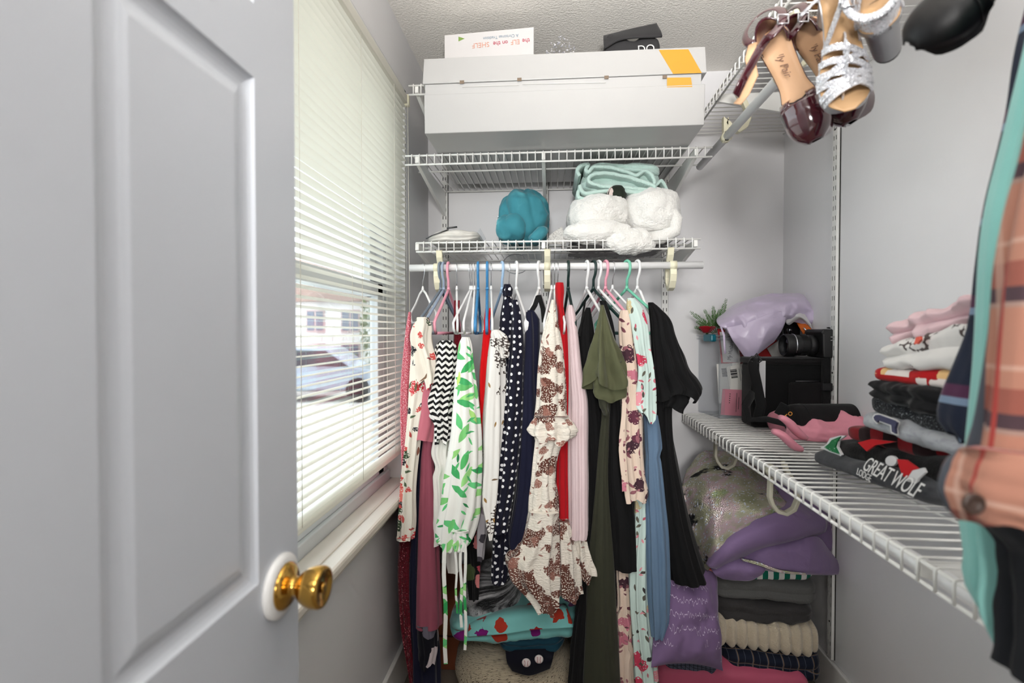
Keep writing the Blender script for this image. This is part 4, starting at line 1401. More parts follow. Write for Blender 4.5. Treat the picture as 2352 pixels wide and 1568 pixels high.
def patch(ctrl, nu=40, nv=40, amp=0.0, freq=12, seed=0, px=True, folds=0.0, fdir=(1, 0, 0)):
    """smooth surface through a grid of (u, v, Y) control points"""
    G = [[PY(*c) if px else Vector(c) for c in r] for r in ctrl]
    mR, mC = len(G), len(G[0])
    cols = []
    for r in G:
        keys = [(j / (mC - 1), p.x, p.y, p.z) for j, p in enumerate(r)]
        cols.append([Vector(interp(keys, j / (nu - 1))) for j in range(nu)])
    rows = []
    for i in range(nv):
        f = i / (nv - 1)
        row = []
        for j in range(nu):
            keys = [(k / (mR - 1), cols[k][j].x, cols[k][j].y, cols[k][j].z) for k in range(mR)]
            p = Vector(interp(keys, f))
            if amp or folds:
                to = (CAMP - p).normalized()
                d = amp * fbm(p * freq + Vector((seed * 5.1, 0, 0)), 3)
                if folds:
                    q = p * freq * 0.7 + Vector((seed * 2.1, seed, 0))
                    d += folds * (ridge(q, 1.0) - 0.4)
                p = p + to * d
            row.append(p)
        rows.append(row)
    uv, acc = [], 0
    for i in range(nv):
        a2, r2 = 0, []
        if i:
            acc += (rows[i][nu // 2] - rows[i - 1][nu // 2]).length
        for j in range(nu):
            if j:
                a2 += (rows[i][j] - rows[i][j - 1]).length
            r2.append((a2, acc))
        uv.append(r2)
    return MB().grid(rows, uv)


def blob(c, r, amp=0.01, freq=14, seed=0, e=0.8, flat=None, n=56, m=40, rot=0.0, fold=0.0, stretch=(1, 1, 1), swirl=(0, 0, 0), swirl_n=0.8):
    """crumpled cushion-like lump (superellipsoid plus fold relief); flat = clamp height at the bottom"""
    c, r = Vector(c), Vector(r)
    R, U = [], []
    cr, sr = cos(rot), sin(rot)
    for i in range(m):
        ph = -pi / 2 + pi * i / (m - 1)
        row, uv = [], []
        for j in range(n + 1):
            th = 2 * pi * j / n
            cp, sp = cos(ph), sin(ph)
            f = lambda q: math.copysign(abs(q) ** e, q)
            d = Vector((f(cp) * f(cos(th)), f(cp) * f(sin(th)), f(sp)))
            p = Vector((d.x * r.x, d.y * r.y, d.z * r.z))
            p = Vector((p.x * cr - p.y * sr, p.x * sr + p.y * cr, p.z))
            q = (p + c) * freq + Vector((seed * 3.7, seed * 1.1, 0))
            q = Vector((q.x * stretch[0], q.y * stretch[1], q.z * stretch[2]))
            k = amp * fbm(q, 3)
            if fold:
                k += fold * (ridge(q * 0.6 + Vector((0.5 * fbm(q * 0.3, 2),) * 3), 1.0) - 0.35)
            if swirl[0]:
                k += swirl[0] * (abs(sin(swirl[1] * th / 2 + swirl[2] * ph + swirl_n * fbm(q * 0.22, 2))) - 0.5) * cos(ph) ** 0.5
            nrm = Vector((d.x / r.x, d.y / r.y, d.z / r.z))
            nrm = Vector((nrm.x * cr - nrm.y * sr, nrm.x * sr + nrm.y * cr, nrm.z)).normalized()
            w = c + p + nrm * k
            if flat is not None and w.z < flat:
                w.z = flat
            row.append(w)
            uv.append((th * (r.x + r.y) / 2 * max(0.3, cp), ph * (r.z + r.x) / 2))
        R.append(row)
        U.append(uv)
    return MB().grid(R, U)


def lump(name, label, cat, c, r, m, group=None, part='body', **kw):
    t = thing(name, label, cat, group, loc=(c[0], c[1], c[2] - r[2]))
    world_part(t, blob(c, r, **kw), part, m)
    return t


def card(name, label, cat, quad, Y, th, m, group=None, parent=None):
    """thin rigid sheet whose four corners are given in the picture, standing at depth Y"""
    P = [PY(u, v, Y) for u, v in quad]
    Q = [p + Vector((0, th, 0)) for p in P]
    b = MB().add(P + Q, [(0, 1, 2, 3), (7, 6, 5, 4), (0, 4, 5, 1), (1, 5, 6, 2), (2, 6, 7, 3), (3, 7, 4, 0)], smooth=False)
    if parent is not None:
        o = parent.location
        b.v = [tuple(Vector(q) - o) for q in b.v]
        return b.build(name, m, parent)
    c = sum(P, Vector()) / 4
    t = thing(name, label, cat, group, loc=(c.x, Y, min(p.z for p in P)))
    world_part(t, b, 'sheet', m)
    return t


# ================================================================= stack of bedding on the floor, right
G_ST = 'bedding stacked on the floor at the right'
FY = 1.60
F_pinkq = cloth('pink_quilted_satin', (196, 92, 120), rough=0.5, crumple=(30, 0.3, 0.004))
F_plaidb = cloth('navy_tartan', (24, 30, 46), [('plaid', 22, 0.10, (150, 124, 96), 0.55), ('plaid', 22, 0.03, (60, 80, 110), 0.9), ('stripe', 0, 44, 0.05, (90, 96, 110))])
F_plaidg = cloth('blue_grey_windowpane', (92, 98, 116), [('plaid', 80, 0.14, (28, 28, 36), 0.9)])
F_cream = cloth('cream_plush', (214, 200, 176), rough=0.95, crumple=(220, 1.0, 0.004), sheen=0.5)
F_dgrey = cloth('dark_grey_fleece', (64, 62, 62), rough=0.95, crumple=(160, 0.5, 0.003), sheen=0.2)
F_grey = cloth('grey_fleece', (98, 98, 96), rough=0.95, crumple=(160, 0.4, 0.003))
F_gstripe = cloth('green_white_stripe_plush', (222, 220, 216), [('stripe', 0, 30, 0.5, (16, 104, 84))], crumple=(150, 0.4, 0.003))
F_heart = cloth('red_heart_fleece', (196, 120, 116), [('petal', 26, 0.42, 0.2, [(150, 18, 28)], 0.8)])
F_purple = cloth('purple_fleece', (130, 108, 146), rough=0.95, crumple=(120, 0.3, 0.002), sheen=0.25, vary=0.12)
F_script = cloth('purple_script_print', (124, 100, 138), [('scribble', 26, 160, 0.06, 0.06, (204, 190, 214), 0.5)], vary=0.1, sheen=0.2)

t = slabY('quilted_comforter', 'pink quilted comforter at the bottom of the bedding stack', 'comforter', 1492, 1880, (1512, 1622), (1548, 1628), FY - 0.04, 0.44, F_pinkq, G_ST, layers=1, amp=0.006, seed=3)
t = slabY('tartan_blanket', 'navy tartan blanket with a blue-grey checked fold above the pink comforter', 'blanket', 1660, 1905, (1500, 1552), (1512, 1585), FY - 0.02, 0.40, F_plaidb, G_ST, layers=2, amp=0.004, seed=5)
world_part(t, folded(PY(1508, 1512, FY - 0.035) * Vector((1, 1, 0)) if False else (PY(1508, 1512, FY - 0.035).x, FY - 0.035, 0), (PY(1668, 1512, FY - 0.035).x, FY - 0.035, 0), (0, 1, 0), 0.36,
                     (PY(1508, 1522, FY).z, PY(1668, 1560, FY).z), (PY(1508, 1498, FY).z, PY(1668, 1480, FY).z), layers=1, seed=6, amp=0.004), 'checked_fold', F_plaidg)
slabY('ribbed_throw', 'cream ribbed plush throw with thick soft ridges', 'blanket', 1622, 1898, (1420, 1488), (1442, 1524), FY - 0.01, 0.38, F_cream, G_ST, layers=1, ribs=11, ribamp=0.016, amp=0.003, seed=7, seg=90)
slabY('dark_grey_blanket', 'dark charcoal fleece blanket under the lighter grey one', 'blanket', 1642, 1886, (1374, 1440), (1388, 1444), FY, 0.36, F_dgrey, G_ST, layers=2, amp=0.006, seed=8, crease=0.007)
slabY('grey_blanket', 'mid grey fleece blanket under the green striped one', 'blanket', 1634, 1894, (1330, 1380), (1338, 1402), FY, 0.36, F_grey, G_ST, layers=2, amp=0.006, seed=9, groove=0.006)
slabY('striped_blanket', 'green and white striped plush blanket', 'blanket', 1652, 1888, (1300, 1340), (1298, 1340), FY + 0.01, 0.34, F_gstripe, G_ST, layers=1, amp=0.004, seed=10)
slabY('heart_blanket', 'red fleece blanket with hearts peeking out under the sequin blanket', 'blanket', 1598, 1690, (1286, 1326), (1300, 1328), FY - 0.015, 0.3, F_heart, G_ST, layers=1, amp=0.004, seed=11)

# purple blanket with the reversible sequin panel
pb = thing('sequin_blanket', 'purple fleece blanket with a shiny rainbow sequin panel on top of the stack', 'blanket', G_ST, loc=(PY(1740, 1300, 1.75).x, 1.75, PY(1740, 1300, FY).z))
world_part(pb, blob(PY(1735, 1195, 1.80), (0.235, 0.17, 0.135), amp=0.02, freq=7, seed=2, e=0.75, flat=PY(1740, 1305, FY).z), 'core', F_purple)
seq = NB('rainbow_sequins')
co = seq.coord('UV')
vv = seq.voronoi(co, 230, 0.35)
big = seq.noise(co, 7, 3.0)
hue = seq.ramp(seq.noise(co, 11, 2.0), [(0.3, srgb((164, 166, 132))), (0.45, srgb((208, 206, 180))), (0.55, srgb((222, 196, 204))), (0.66, srgb((172, 186, 134))), (0.8, srgb((216, 236, 236)))])
s3 = seq.sep(seq.mapping(co, scale=(1, 1, 1)))
dark = seq.smooth(seq.noise(seq.mapping(co, scale=(1, 1.6, 1), loc=(0.31, 0.07, 0)), 5.0, 4.0, 0.7), 0.55, 0.62)
colr = seq.mix(dark, hue, srgb((30, 32, 34)))
sp = seq.math('GREATER_THAN', seq.sep(vv.outputs['Color'])[0], 0.93)
colr = seq.mix(sp, colr, srgb((235, 240, 250)))
seq.put(seq.b.inputs['Base Color'], colr)
seq.b.inputs['Metallic'].default_value = 0.6
seq.put(seq.b.inputs['Roughness'], seq.math('ADD', 0.3, seq.math('MULTIPLY', dark, 0.2)))
seq.bump(vv.outputs['Distance'], 0.7, 0.004)
world_part(pb, patch([[(1578, 1080, 1.82), (1620, 1036, 1.88), (1700, 1040, 1.88), (1758, 1086, 1.86)],
                      [(1566, 1130, 1.70), (1640, 1112, 1.65), (1720, 1118, 1.65), (1788, 1134, 1.68)],
                      [(1584, 1215, 1.62), (1650, 1186, 1.55), (1730, 1166, 1.545), (1814, 1172, 1.58)],
                      [(1606, 1288, 1.60), (1640, 1262, 1.53), (1690, 1224, 1.515), (1750, 1197, 1.52)],
                      [(1626, 1310, 1.58), (1646, 1290, 1.54), (1680, 1250, 1.53), (1730, 1222, 1.53)]], 60, 60, amp=0.006, freq=16, seed=4, folds=0.006), 'sequin_panel', seq.m, 'rainbow sequins brushed to black in places', solid=0.006)
world_part(pb, patch([[(1750, 1082, 1.86), (1800, 1092, 1.84), (1850, 1118, 1.82), (1880, 1160, 1.80)],
                      [(1790, 1132, 1.70), (1825, 1140, 1.70), (1865, 1160, 1.72), (1896, 1190, 1.74)],
                      [(1740, 1196, 1.53), (1815, 1172, 1.57), (1860, 1188, 1.60), (1896, 1208, 1.66)],
                      [(1760, 1218, 1.52), (1820, 1205, 1.55), (1860, 1210, 1.60), (1894, 1220, 1.66)]], 40, 40, amp=0.006, seed=5), 'upper_fold', F_purple, solid=0.012)
world_part(pb, patch([[(1624, 1296, 1.55), (1650, 1248, 1.53), (1700, 1212, 1.525), (1750, 1190, 1.53), (1815, 1170, 1.57), (1890, 1182, 1.66)],
                      [(1630, 1300, 1.535), (1664, 1262, 1.50), (1712, 1232, 1.495), (1765, 1214, 1.50), (1830, 1202, 1.54), (1897, 1200, 1.64)],
                      [(1640, 1302, 1.54), (1676, 1278, 1.51), (1722, 1256, 1.505), (1772, 1242, 1.51), (1838, 1228, 1.55), (1894, 1216, 1.65)],
                      [(1650, 1306, 1.58), (1690, 1288, 1.57), (1730, 1268, 1.57), (1780, 1252, 1.57), (1840, 1238, 1.60), (1886, 1226, 1.69)]], 60, 36, amp=0.004, freq=10, seed=6), 'rolled_fold', F_purple, solid=0.010)
world_part(pb, patch([[(1690, 1278, 1.58), (1750, 1252, 1.55), (1820, 1240, 1.56), (1872, 1232, 1.60), (1900, 1262, 1.64), (1930, 1300, 1.66)],
                      [(1700, 1292, 1.56), (1760, 1272, 1.53), (1820, 1266, 1.53), (1876, 1266, 1.57), (1906, 1286, 1.62), (1932, 1308, 1.66)],
                      [(1706, 1290, 1.56), (1765, 1300, 1.53), (1825, 1306, 1.53), (1876, 1310, 1.56), (1905, 1314, 1.61), (1928, 1314, 1.66)],
                      [(1712, 1296, 1.60), (1770, 1308, 1.58), (1826, 1314, 1.58), (1874, 1316, 1.60), (1902, 1316, 1.64), (1924, 1314, 1.68)]], 60, 30, amp=0.006, freq=12, seed=7, folds=0.008), 'lower_fold', F_purple, solid=0.010)
world_part(pb, patch([[(1634, 1306, 1.57), (1670, 1280, 1.56), (1715, 1272, 1.56), (1752, 1284, 1.56)],
                      [(1640, 1316, 1.55), (1680, 1306, 1.53), (1720, 1304, 1.53), (1756, 1304, 1.54)],
                      [(1660, 1326, 1.56), (1690, 1330, 1.545), (1722, 1330, 1.545), (1748, 1316, 1.55)]], 40, 24, amp=0.005, freq=14, seed=8, folds=0.008), 'tucked_corner', F_purple, solid=0.010)
world_part(pb, patch([[(1702, 1282, 1.52), (1740, 1290, 1.515), (1790, 1308, 1.515), (1850, 1316, 1.52)], [(1706, 1287, 1.52), (1742, 1298, 1.515), (1790, 1314, 1.515), (1850, 1320, 1.52)]], 40, 6, seed=9), 'sequin_edge', seq.m, solid=0.004)


def pillow(b, M, sx, sy, sz, n=34, amp=0.006, seed=0, pinch=0.22):
    for sg in (1, -1):
        R, U = [], []
        for i in range(n):
            r, ur = [], []
            for j in range(n):
                x, y = -1 + 2 * i / (n - 1), -1 + 2 * j / (n - 1)
                h = ((1 - abs(x) ** 2.6) * (1 - abs(y) ** 2.6))
                h = max(h, 0) ** 0.55
                px_ = x * (1 - pinch * (1 - abs(y)) ** 1.5 * 0 - 0.10 * (1 - y * y) * abs(x))
                py_ = y * (1 - 0.10 * (1 - x * x) * abs(y))
                p = Vector((px_ * sx, py_ * sy, sg * h * sz))
                p += Vector((0, 0, 1)) * (sg * amp * h * fbm(p * 16 + Vector((seed, seed * 2, 0)), 3))
                r.append(M @ p)
                ur.append((px_ * sx, py_ * sy))
            R.append(r if sg > 0 else r[::-1])
            U.append(ur if sg > 0 else ur[::-1])
        b.grid(R, U)
    return b


pc = PY(1574, 1408, 1.53)
t = thing('script_pillow', 'purple pillow printed with white handwriting leaning on the bedding stack', 'pillow', loc=(pc.x, pc.y, pc.z - 0.13))
world_part(t, pillow(MB(), Matrix.Translation(pc) @ Matrix.Rotation(radians(22), 4, 'Z') @ Matrix.Rotation(radians(68), 4, 'X') @ Matrix.Rotation(radians(-12), 4, 'Z'), 0.12, 0.145, 0.065, amp=0.014, seed=3), 'cushion', F_script)

# ================================================================= bedding pile on the floor, left, under the clothes
G_FL = 'bedding heaped on the floor under the clothes'
F_croc = cloth('cream_crochet', (206, 192, 166), [('speck', 160, 0.58, (52, 40, 32))], rough=0.95, crumple=(130, 1.0, 0.006))
F_teal = cloth('teal_print_fleece', (130, 200, 196), [('petal', 17, 0.36, 0.7, [(170, 52, 34), (120, 24, 110), (150, 30, 30)], 0.5), ('soft', 9, 0.55, (176, 226, 222))], sheen=0.4)
F_dteal = cloth('dark_teal_fleece', (22, 62, 78), sheen=0.3)
F_tie = cloth('black_white_fuzzy', (26, 26, 28), [('soft', 22, 0.40, (206, 204, 206)), ('speck', 200, 0.6, (20, 20, 22))], rough=1.0, sheen=0.6, crumple=(180, 1.0, 0.006))
c = PY(1180, 1560, 1.62)
t = thing('crochet_pillow', 'cream crochet pillow with dark gaps lying lowest under the clothes', 'pillow', G_FL, loc=(c.x, c.y, 0.0))
world_part(t, blob((c.x, 1.66, 0.09), (0.20, 0.15, 0.10), amp=0.008, freq=8, seed=4, e=0.75, flat=0.002), 'cushion', F_croc)
t = slabY('teal_fleece_blanket', 'aqua fleece blanket with red and purple flowers folded on the crochet pillow', 'blanket', 1022, 1332, (1425, 1486), (1400, 1478), 1.52, 0.36, F_teal, G_FL, layers=2, amp=0.012, seed=13, groove=0.014)
world_part(t, patch([[(1090, 1420, 1.66), (1150, 1392, 1.66), (1220, 1380, 1.66), (1280, 1388, 1.66)],
                     [(1080, 1432, 1.55), (1150, 1412, 1.53), (1220, 1404, 1.52), (1300, 1396, 1.53)],
                     [(1075, 1462, 1.52), (1150, 1456, 1.50), (1225, 1446, 1.495), (1318, 1440, 1.50)]], 44, 30, amp=0.006, folds=0.008, seed=5), 'top_fold', F_teal, solid=0.012)
slabY('dark_teal_blanket', 'dark teal fleece folded under the aqua flowered blanket', 'blanket', 1140, 1300, (1472, 1506), (1460, 1506), 1.515, 0.3, F_dteal, G_FL, layers=2, amp=0.006, seed=14)
lump('fuzzy_throw', 'fuzzy black and white tie dye throw heaped behind the clothes', 'blanket', PY(1135, 1362, 1.68), (0.105, 0.13, 0.10), F_tie, G_FL, amp=0.012, freq=10, seed=6, fold=0.014)
bp = thing('baseball_pouch', 'navy pouch printed with white baseballs hanging over the crochet pillow', 'pouch', loc=PY(1215, 1545, 1.50))
F_navb = cloth('navy_pouch', (16, 16, 28))
world_part(bp, patch([[(1162, 1494, 1.53), (1215, 1492, 1.51), (1275, 1490, 1.53)], [(1166, 1520, 1.505), (1220, 1520, 1.485), (1268, 1514, 1.505)], [(1178, 1538, 1.505), (1215, 1548, 1.49), (1262, 1532, 1.51)]], 30, 24), 'cloth', F_navb, solid=0.010)
for (u, v) in ((1209, 1521), (1238, 1513)):
    cc = PY(u, v, 1.480)
    bb = MB().lathe([(0.0135, 0), (0.0125, 0.0025), (0.008, 0.004), (0.0, 0.0045)], 20, Matrix.Translation(cc) @ Matrix.Rotation(pi / 2, 4, 'X'))
    k = world_part(bp, bb, 'baseball', mat('ball_white', (226, 214, 212), 0.8))
    st_ = MB()
    for sx in (-1, 1):
        st_.tube([cc + Vector((sx * (0.0075 - 0.004 * cos(q)), -0.0042, 0.011 * sin(q) * 0.9)) for q in [(-1.1 + 0.22 * w) for w in range(11)]], 0.0007, 5)
    st_.v = [tuple(Vector(q) - bp.location) for q in st_.v]
    st_.build('stitching', mat('red_thread', (150, 24, 40), 0.8), k)
cb = thing('cardboard_box', 'brown cardboard box in the shadow behind the hanging clothes', 'box', loc=(PY(1030, 1500, 1.78).x, 1.84, 0))
MB().box((-0.10, -0.12, 0), (0.12, 0.14, 0.26)).build('carton', mat('cardboard', (150, 84, 52), 0.85, vary=0.15, bump=(60, 0.2, 0.002)), cb, bevel=0.003)
MB().box((-0.10, -0.126, 0.262), (0.12, 0.02, 0.266)).build('flap', mat('cardboard', (150, 84, 52)), cb)
MB().box((-0.10, -0.1235, 0.12), (0.12, -0.1205, 0.125)).build('tape', mat('dark_tape', (84, 26, 20), 0.5), cb)

# ================================================================= right shelf: folded clothes
G_CL = 'folded clothes stacked on the right shelf'
F_char = cloth('charcoal_marl', (66, 67, 70), [('soft', 60, 0.5, (52, 53, 56))], rough=0.95, crumple=(300, 0.3, 0.002))
F_santa = cloth('black_knit', (16, 15, 15), rough=0.95, crumple=(300, 0.6, 0.002), space='Object')
F_buff = cloth('red_black_buffalo_check', (120, 16, 24), [('stripe', 0, 13, 0.5, (30, 10, 12)), ], rough=0.9)
F_lgrey = cloth('light_grey_marl', (168, 170, 174), [('soft', 70, 0.45, (146, 148, 154))], rough=0.95)
F_spk = cloth('charcoal_speckle_knit', (40, 41, 44), [('speck', 260, 0.6, (150, 152, 156))], rough=0.95, crumple=(160, 0.8, 0.004))
F_blk = cloth('soft_black_jersey', (22, 22, 24), vary=0.15)
F_ging = cloth('red_gingerbread_print', (176, 20, 24), [('petal', 24, 0.42, 0.45, [(226, 184, 128), (226, 184, 128), (232, 220, 214)], 0.6)])
F_wprint = cloth('white_sketch_print', (232, 228, 224), [('cluster', 9, 0.36, 1.0, 0.55, 110, 0.52, [(84, 74, 72)], 0.15), ('lens', 16, 0.12, 0.4, [(206, 176, 116), (206, 176, 116)], 0.22, 1.2, 1.0)])
F_ppink = cloth('pale_pink_jersey', (228, 196, 200), vary=0.06)
WHT = mat('white_print_ink', (214, 212, 210), 0.8)
hd = slabX('charcoal_hoodie', 'rolled charcoal sweatshirt with white block lettering at the front of the stack', 'sweatshirt', 1850, 2148, (1028, 1064), (1098, 1182), 0.612, 0.24, F_char, G_CL, layers=1, amp=0.004, seed=21, e=0.6)
a, c2 = PX(1985, 1066, 0.600), PX(2118, 1136, 0.600)
xdir = Vector((0, -1, (c2.z - a.z) / max(1e-6, a.y - c2.y)))
ydir = Vector((0.55, 0, 1))
o0 = PX(2030, 1094, 0.604)
o1 = PX(2022, 1112, 0.600)
loc_m = Matrix.Translation(-hd.location)
lettering('GREAT WOLF', hd, loc_m @ frame(PX(2045, 1100, 0.603) + Vector((0, 0, 0.004)), xdir, ydir), 0.040, WHT, spacing=0.92, squash=0.62)
lettering('LODGE', hd, loc_m @ frame(PX(1984, 1091, 0.600), xdir, (0.2, 0, 1)), 0.019, WHT, squash=0.7)
sw = slabX('holiday_sweater', 'black knit holiday sweater with a red hat, white pompom and green holly motif', 'sweater', 1882, 2205, (998, 1044), (1046, 1168), 0.635, 0.24, F_santa, G_CL, layers=1, amp=0.006, seed=22, e=0.7)


def motif(t, name, poly, X, m, th=0.004):
    """flat knitted motif on a garment face, polygon in picture coordinates laid on the plane x = X (list or number)"""
    P = [PX(u, v, X[i] if isinstance(X, (list, tuple)) else X) for i, (u, v) in enumerate(poly)]
    n = len(P)
    Q = [p + Vector((th, 0, 0)) for p in P]
    b = MB().add(P + Q, [tuple(range(n)), tuple(range(2 * n - 1, n - 1, -1))] + [(i, i + n, (i + 1) % n + n, (i + 1) % n) for i in range(n)], smooth=False)
    return world_part(t, b, name, m)


RED = cloth('motif_red_yarn', (186, 18, 26), space='Object')
GRN = cloth('motif_green_yarn', (24, 110, 62), [('speck', 160, 0.62, (200, 220, 205))], space='Object')
WYA = cloth('motif_white_yarn', (216, 214, 214), space='Object', rough=0.95)
motif(sw, 'holly_border', [(1884, 1028), (1898, 1020), (1906, 1006), (1928, 1000), (1942, 1000), (1926, 1012), (1924, 1026), (1934, 1044), (1930, 1048), (1910, 1040)], 0.628, WYA)
motif(sw, 'holly_leaf', [(1893, 1027), (1904, 1018), (1910, 1010), (1930, 1002), (1922, 1014), (1918, 1026), (1926, 1042), (1908, 1036)], 0.625, GRN)
motif(sw, 'ribbon_motif', [(1970, 1016), (2000, 1008), (2056, 1014), (2010, 1022), (1990, 1036)], 0.628, RED)
motif(sw, 'hat_motif', [(2060, 1054), (2080, 1056), (2108, 1076), (2092, 1098), (2082, 1104), (2070, 1086)], 0.618, RED)
motif(sw, 'hat_brim', [(2081, 1102), (2096, 1080), (2120, 1074), (2125, 1084), (2108, 1100), (2102, 1116), (2090, 1112)], 0.614, WYA)
motif(sw, 'pompom', [(2046 + 13 * cos(q * pi / 6), 1058 + 12 * sin(q * pi / 6)) for q in range(12)], 0.620, WYA)
slabX('buffalo_check_shirt', 'red and black buffalo check shirt folded between grey and black sweaters', 'shirt', 1924, 2150, (966, 1006), (990, 1070), 0.645, 0.22, F_buff, G_CL, layers=1, amp=0.004, seed=23)
gs = slabX('grey_sweatshirt', 'light grey marl sweatshirt with a navy outlined letter', 'sweatshirt', 1962, 2212, (934, 978), (1000, 1074), 0.615, 0.26, F_lgrey, G_CL, layers=1, amp=0.008, seed=24, e=0.62, crease=0.006, seg=80)
NAVY = mat('navy_flock', (62, 62, 88), 0.9)
motif(gs, 'letter_edge', [(2004, 957), (2008, 951), (2016, 949), (2054, 962), (2062, 968), (2062, 974), (2058, 984), (2060, 1000), (2046, 994), (2044, 978), (2018, 968), (2014, 974), (2006, 966)], 0.607, WHT)
motif(gs, 'letter', [(2006, 958), (2010, 953), (2016, 952), (2052, 965), (2059, 970), (2055, 984), (2056, 996), (2048, 991), (2047, 976), (2017, 965), (2014, 970), (2008, 964)], 0.604, NAVY)
slabX('speckled_sweater', 'charcoal sweater with white speckles above the light grey sweatshirt', 'sweater', 1978, 2200, (906, 944), (950, 1026), 0.628, 0.25, F_spk, G_CL, layers=1, amp=0.005, seed=25)
slabX('black_sweatshirt', 'plain black sweatshirt folded under the red gingerbread shirt', 'sweatshirt', 1964, 2235, (864, 916), (896, 990), 0.608, 0.27, F_blk, G_CL, layers=2, amp=0.010, seed=26, crease=0.010, seg=80)
slabX('gingerbread_shirt', 'red shirt with gingerbread figures and candy canes folded on the black one', 'shirt', 1981, 2228, (838, 872), (846, 910), 0.625, 0.25, F_ging, G_CL, layers=1, amp=0.005, seed=27)
wp = slabX('white_print_shirt', 'white shirt with fine line drawings folded under the pale pink one', 'shirt', 1994, 2270, (788, 850), (705, 858), 0.618, 0.25, F_wprint, G_CL, layers=2, amp=0.008, seed=28, groove=0.012, seg=80, crease=0.008)
motif(wp, 'lamp_motif', [(2099, 790), (2104, 774), (2112, 772), (2114, 780), (2106, 790)], 0.606, mat('coral_ink', (222, 96, 78), 0.8))
pp = slabX('pale_pink_shirt', 'crumpled pale pink shirt on top of the clothes stack', 'shirt', 2012, 2285, (752, 798), (640, 742), 0.63, 0.24, F_ppink, G_CL, layers=2, amp=0.012, seed=29, freq=16, groove=0.016, seg=90, crease=0.016)
pk = thing('pink_trousers', 'dusty pink cotton trousers crumpled beside the folded stack', 'trousers', loc=PZ(1850, 1020, zS))
F_dpink = cloth('dusty_pink_cotton', (228, 148, 164), rough=0.8, vary=0.06)
world_part(pk, blob(PZ(1866, 1000, zS) + Vector((0.03, 0.0, 0.025)), (0.13, 0.13, 0.045), amp=0.012, freq=18, seed=8, fold=0.026, e=0.7, flat=zS + 0.004, n=130, m=80), 'cloth', F_dpink)
for k_, (ua, va, ub, vb) in enumerate(((1792, 958, 1850, 1004), (1776, 990, 1840, 1030))):
    world_part(pk, MB().tube([PY(lerp(ua, ub, q / 6), lerp(va, vb, q / 6) - 4 * sin(q), 1.40 - 0.02 * k_) for q in range(7)], [0.012, 0.016, 0.018, 0.019, 0.019, 0.017, 0.013], 10, flat=(0.6, 1.2)), 'fold_edge', F_dpink)
# ================================================================= right shelf: bin, camera bag, camera
FL = PZ(1652, 960, zS + 0.003)
BLp = PZ(1600, 943, zS + 0.003)
by = (BLp - FL)
by.z = 0
bd = 0.17
by.normalize()
bx_ = Vector((by.y, -by.x, 0))
bw = min(0.30, (XR - 0.012 - FL.x) / max(0.2, bx_.x + 0.0))
bh = PY(1641, 773, FL.y).z - zS
bin_ = thing('storage_bin', 'clear plastic storage bin with teal handles on the right shelf', 'storage bin', loc=(FL.x, FL.y, zS + 0.003))
BM = Matrix((bx_, by, Vector((0, 0, 1)))).transposed().to_4x4()
clr = NB('clear_plastic')
tr = clr.n('ShaderNodeBsdfTransparent')
tr.inputs[0].default_value = (0.95, 0.96, 0.97, 1)
mx = clr.n('ShaderNodeMixShader')
mx.inputs[0].default_value = 0.16
clr.b.inputs['Base Color'].default_value = (0.75, 0.77, 0.8, 1)
clr.b.inputs['Roughness'].default_value = 0.12
clr.t.links.new(tr.outputs[0], mx.inputs[1])
clr.t.links.new(clr.b.outputs[0], mx.inputs[2])
clr.t.links.new(mx.outputs[0], clr.out.inputs[0])
CLEAR = clr.m
bw = min(bw, 0.285)
wb = MB()
th = 0.0025
wb.box((0, 0, 0), (bw, th, bh), mtx=BM).box((0, bd - th, 0), (bw, bd, bh), mtx=BM).box((0, 0, 0), (th, bd, bh), mtx=BM).box((bw - th, 0, 0), (bw, bd, bh), mtx=BM).box((0, 0, 0), (bw, bd, th), mtx=BM)
wb.build('tub', CLEAR, bin_)
rim = MB()
for z in (bh - 0.012, bh):
    rim.tube([BM @ Vector(p) for p in ((-0.006, -0.006, z), (bw + 0.004, -0.006, z), (bw + 0.004, bd + 0.004, z), (-0.006, bd + 0.004, z), (-0.006, -0.006, z))], 0.004, 8)
rim.build('rim', CLEAR, bin_)
TEALP = mat('teal_plastic', (20, 110, 128), 0.35)
for (x0, x1) in ((-0.028, -0.004), (bw - 0.004, bw + 0.008)):
    MB().box((x0, 0.012, bh - 0.022), (x1, 0.075, bh + 0.006), mtx=BM).build('handle', TEALP, bin_, bevel=0.006)

CRDW = mat('white_card', (226, 224, 218), 0.7)
INK = mat('black_ink', (48, 48, 50), 0.8)
Yc = FL.y + 0.012


def ontop(t, name, quad, Y, m, th=0.0006):
    return card(name, '', '', quad, Y, th, m, parent=t)


c1 = card('postcard', 'white postcard with a barcode standing at the left inside the clear bin', 'card', [(1646, 836), (1700, 832), (1700, 920), (1651, 926)], Yc, 0.0015, CRDW)
for k in range(9):
    ontop(c1, 'bar', [(1657 + k * 0.3, 846 + k * 2.2), (1671 + k * 0.2, 845 + k * 2.2), (1671 + k * 0.2, 846.3 + k * 2.2), (1657 + k * 0.3, 847.2 + k * 2.2)], Yc - 0.001, INK)
c2 = card('postcard', 'white postcard overlapping the other one, barcode at its corner', 'card', [(1668, 843), (1717, 832), (1730, 898), (1677, 900)], Yc - 0.004, 0.0015, CRDW)
for k, hgt in enumerate((1.6, 2.4, 1.2, 3.0, 1.4, 1.4, 2.4, 1.0)):
    v = 849 + k * 2.7
    ontop(c2, 'bar', [(1677 + k * 0.5, v), (1692 + k * 0.4, v - 2), (1692 + k * 0.4, v - 2 + hgt), (1677 + k * 0.5, v + hgt)], Yc - 0.005, INK)
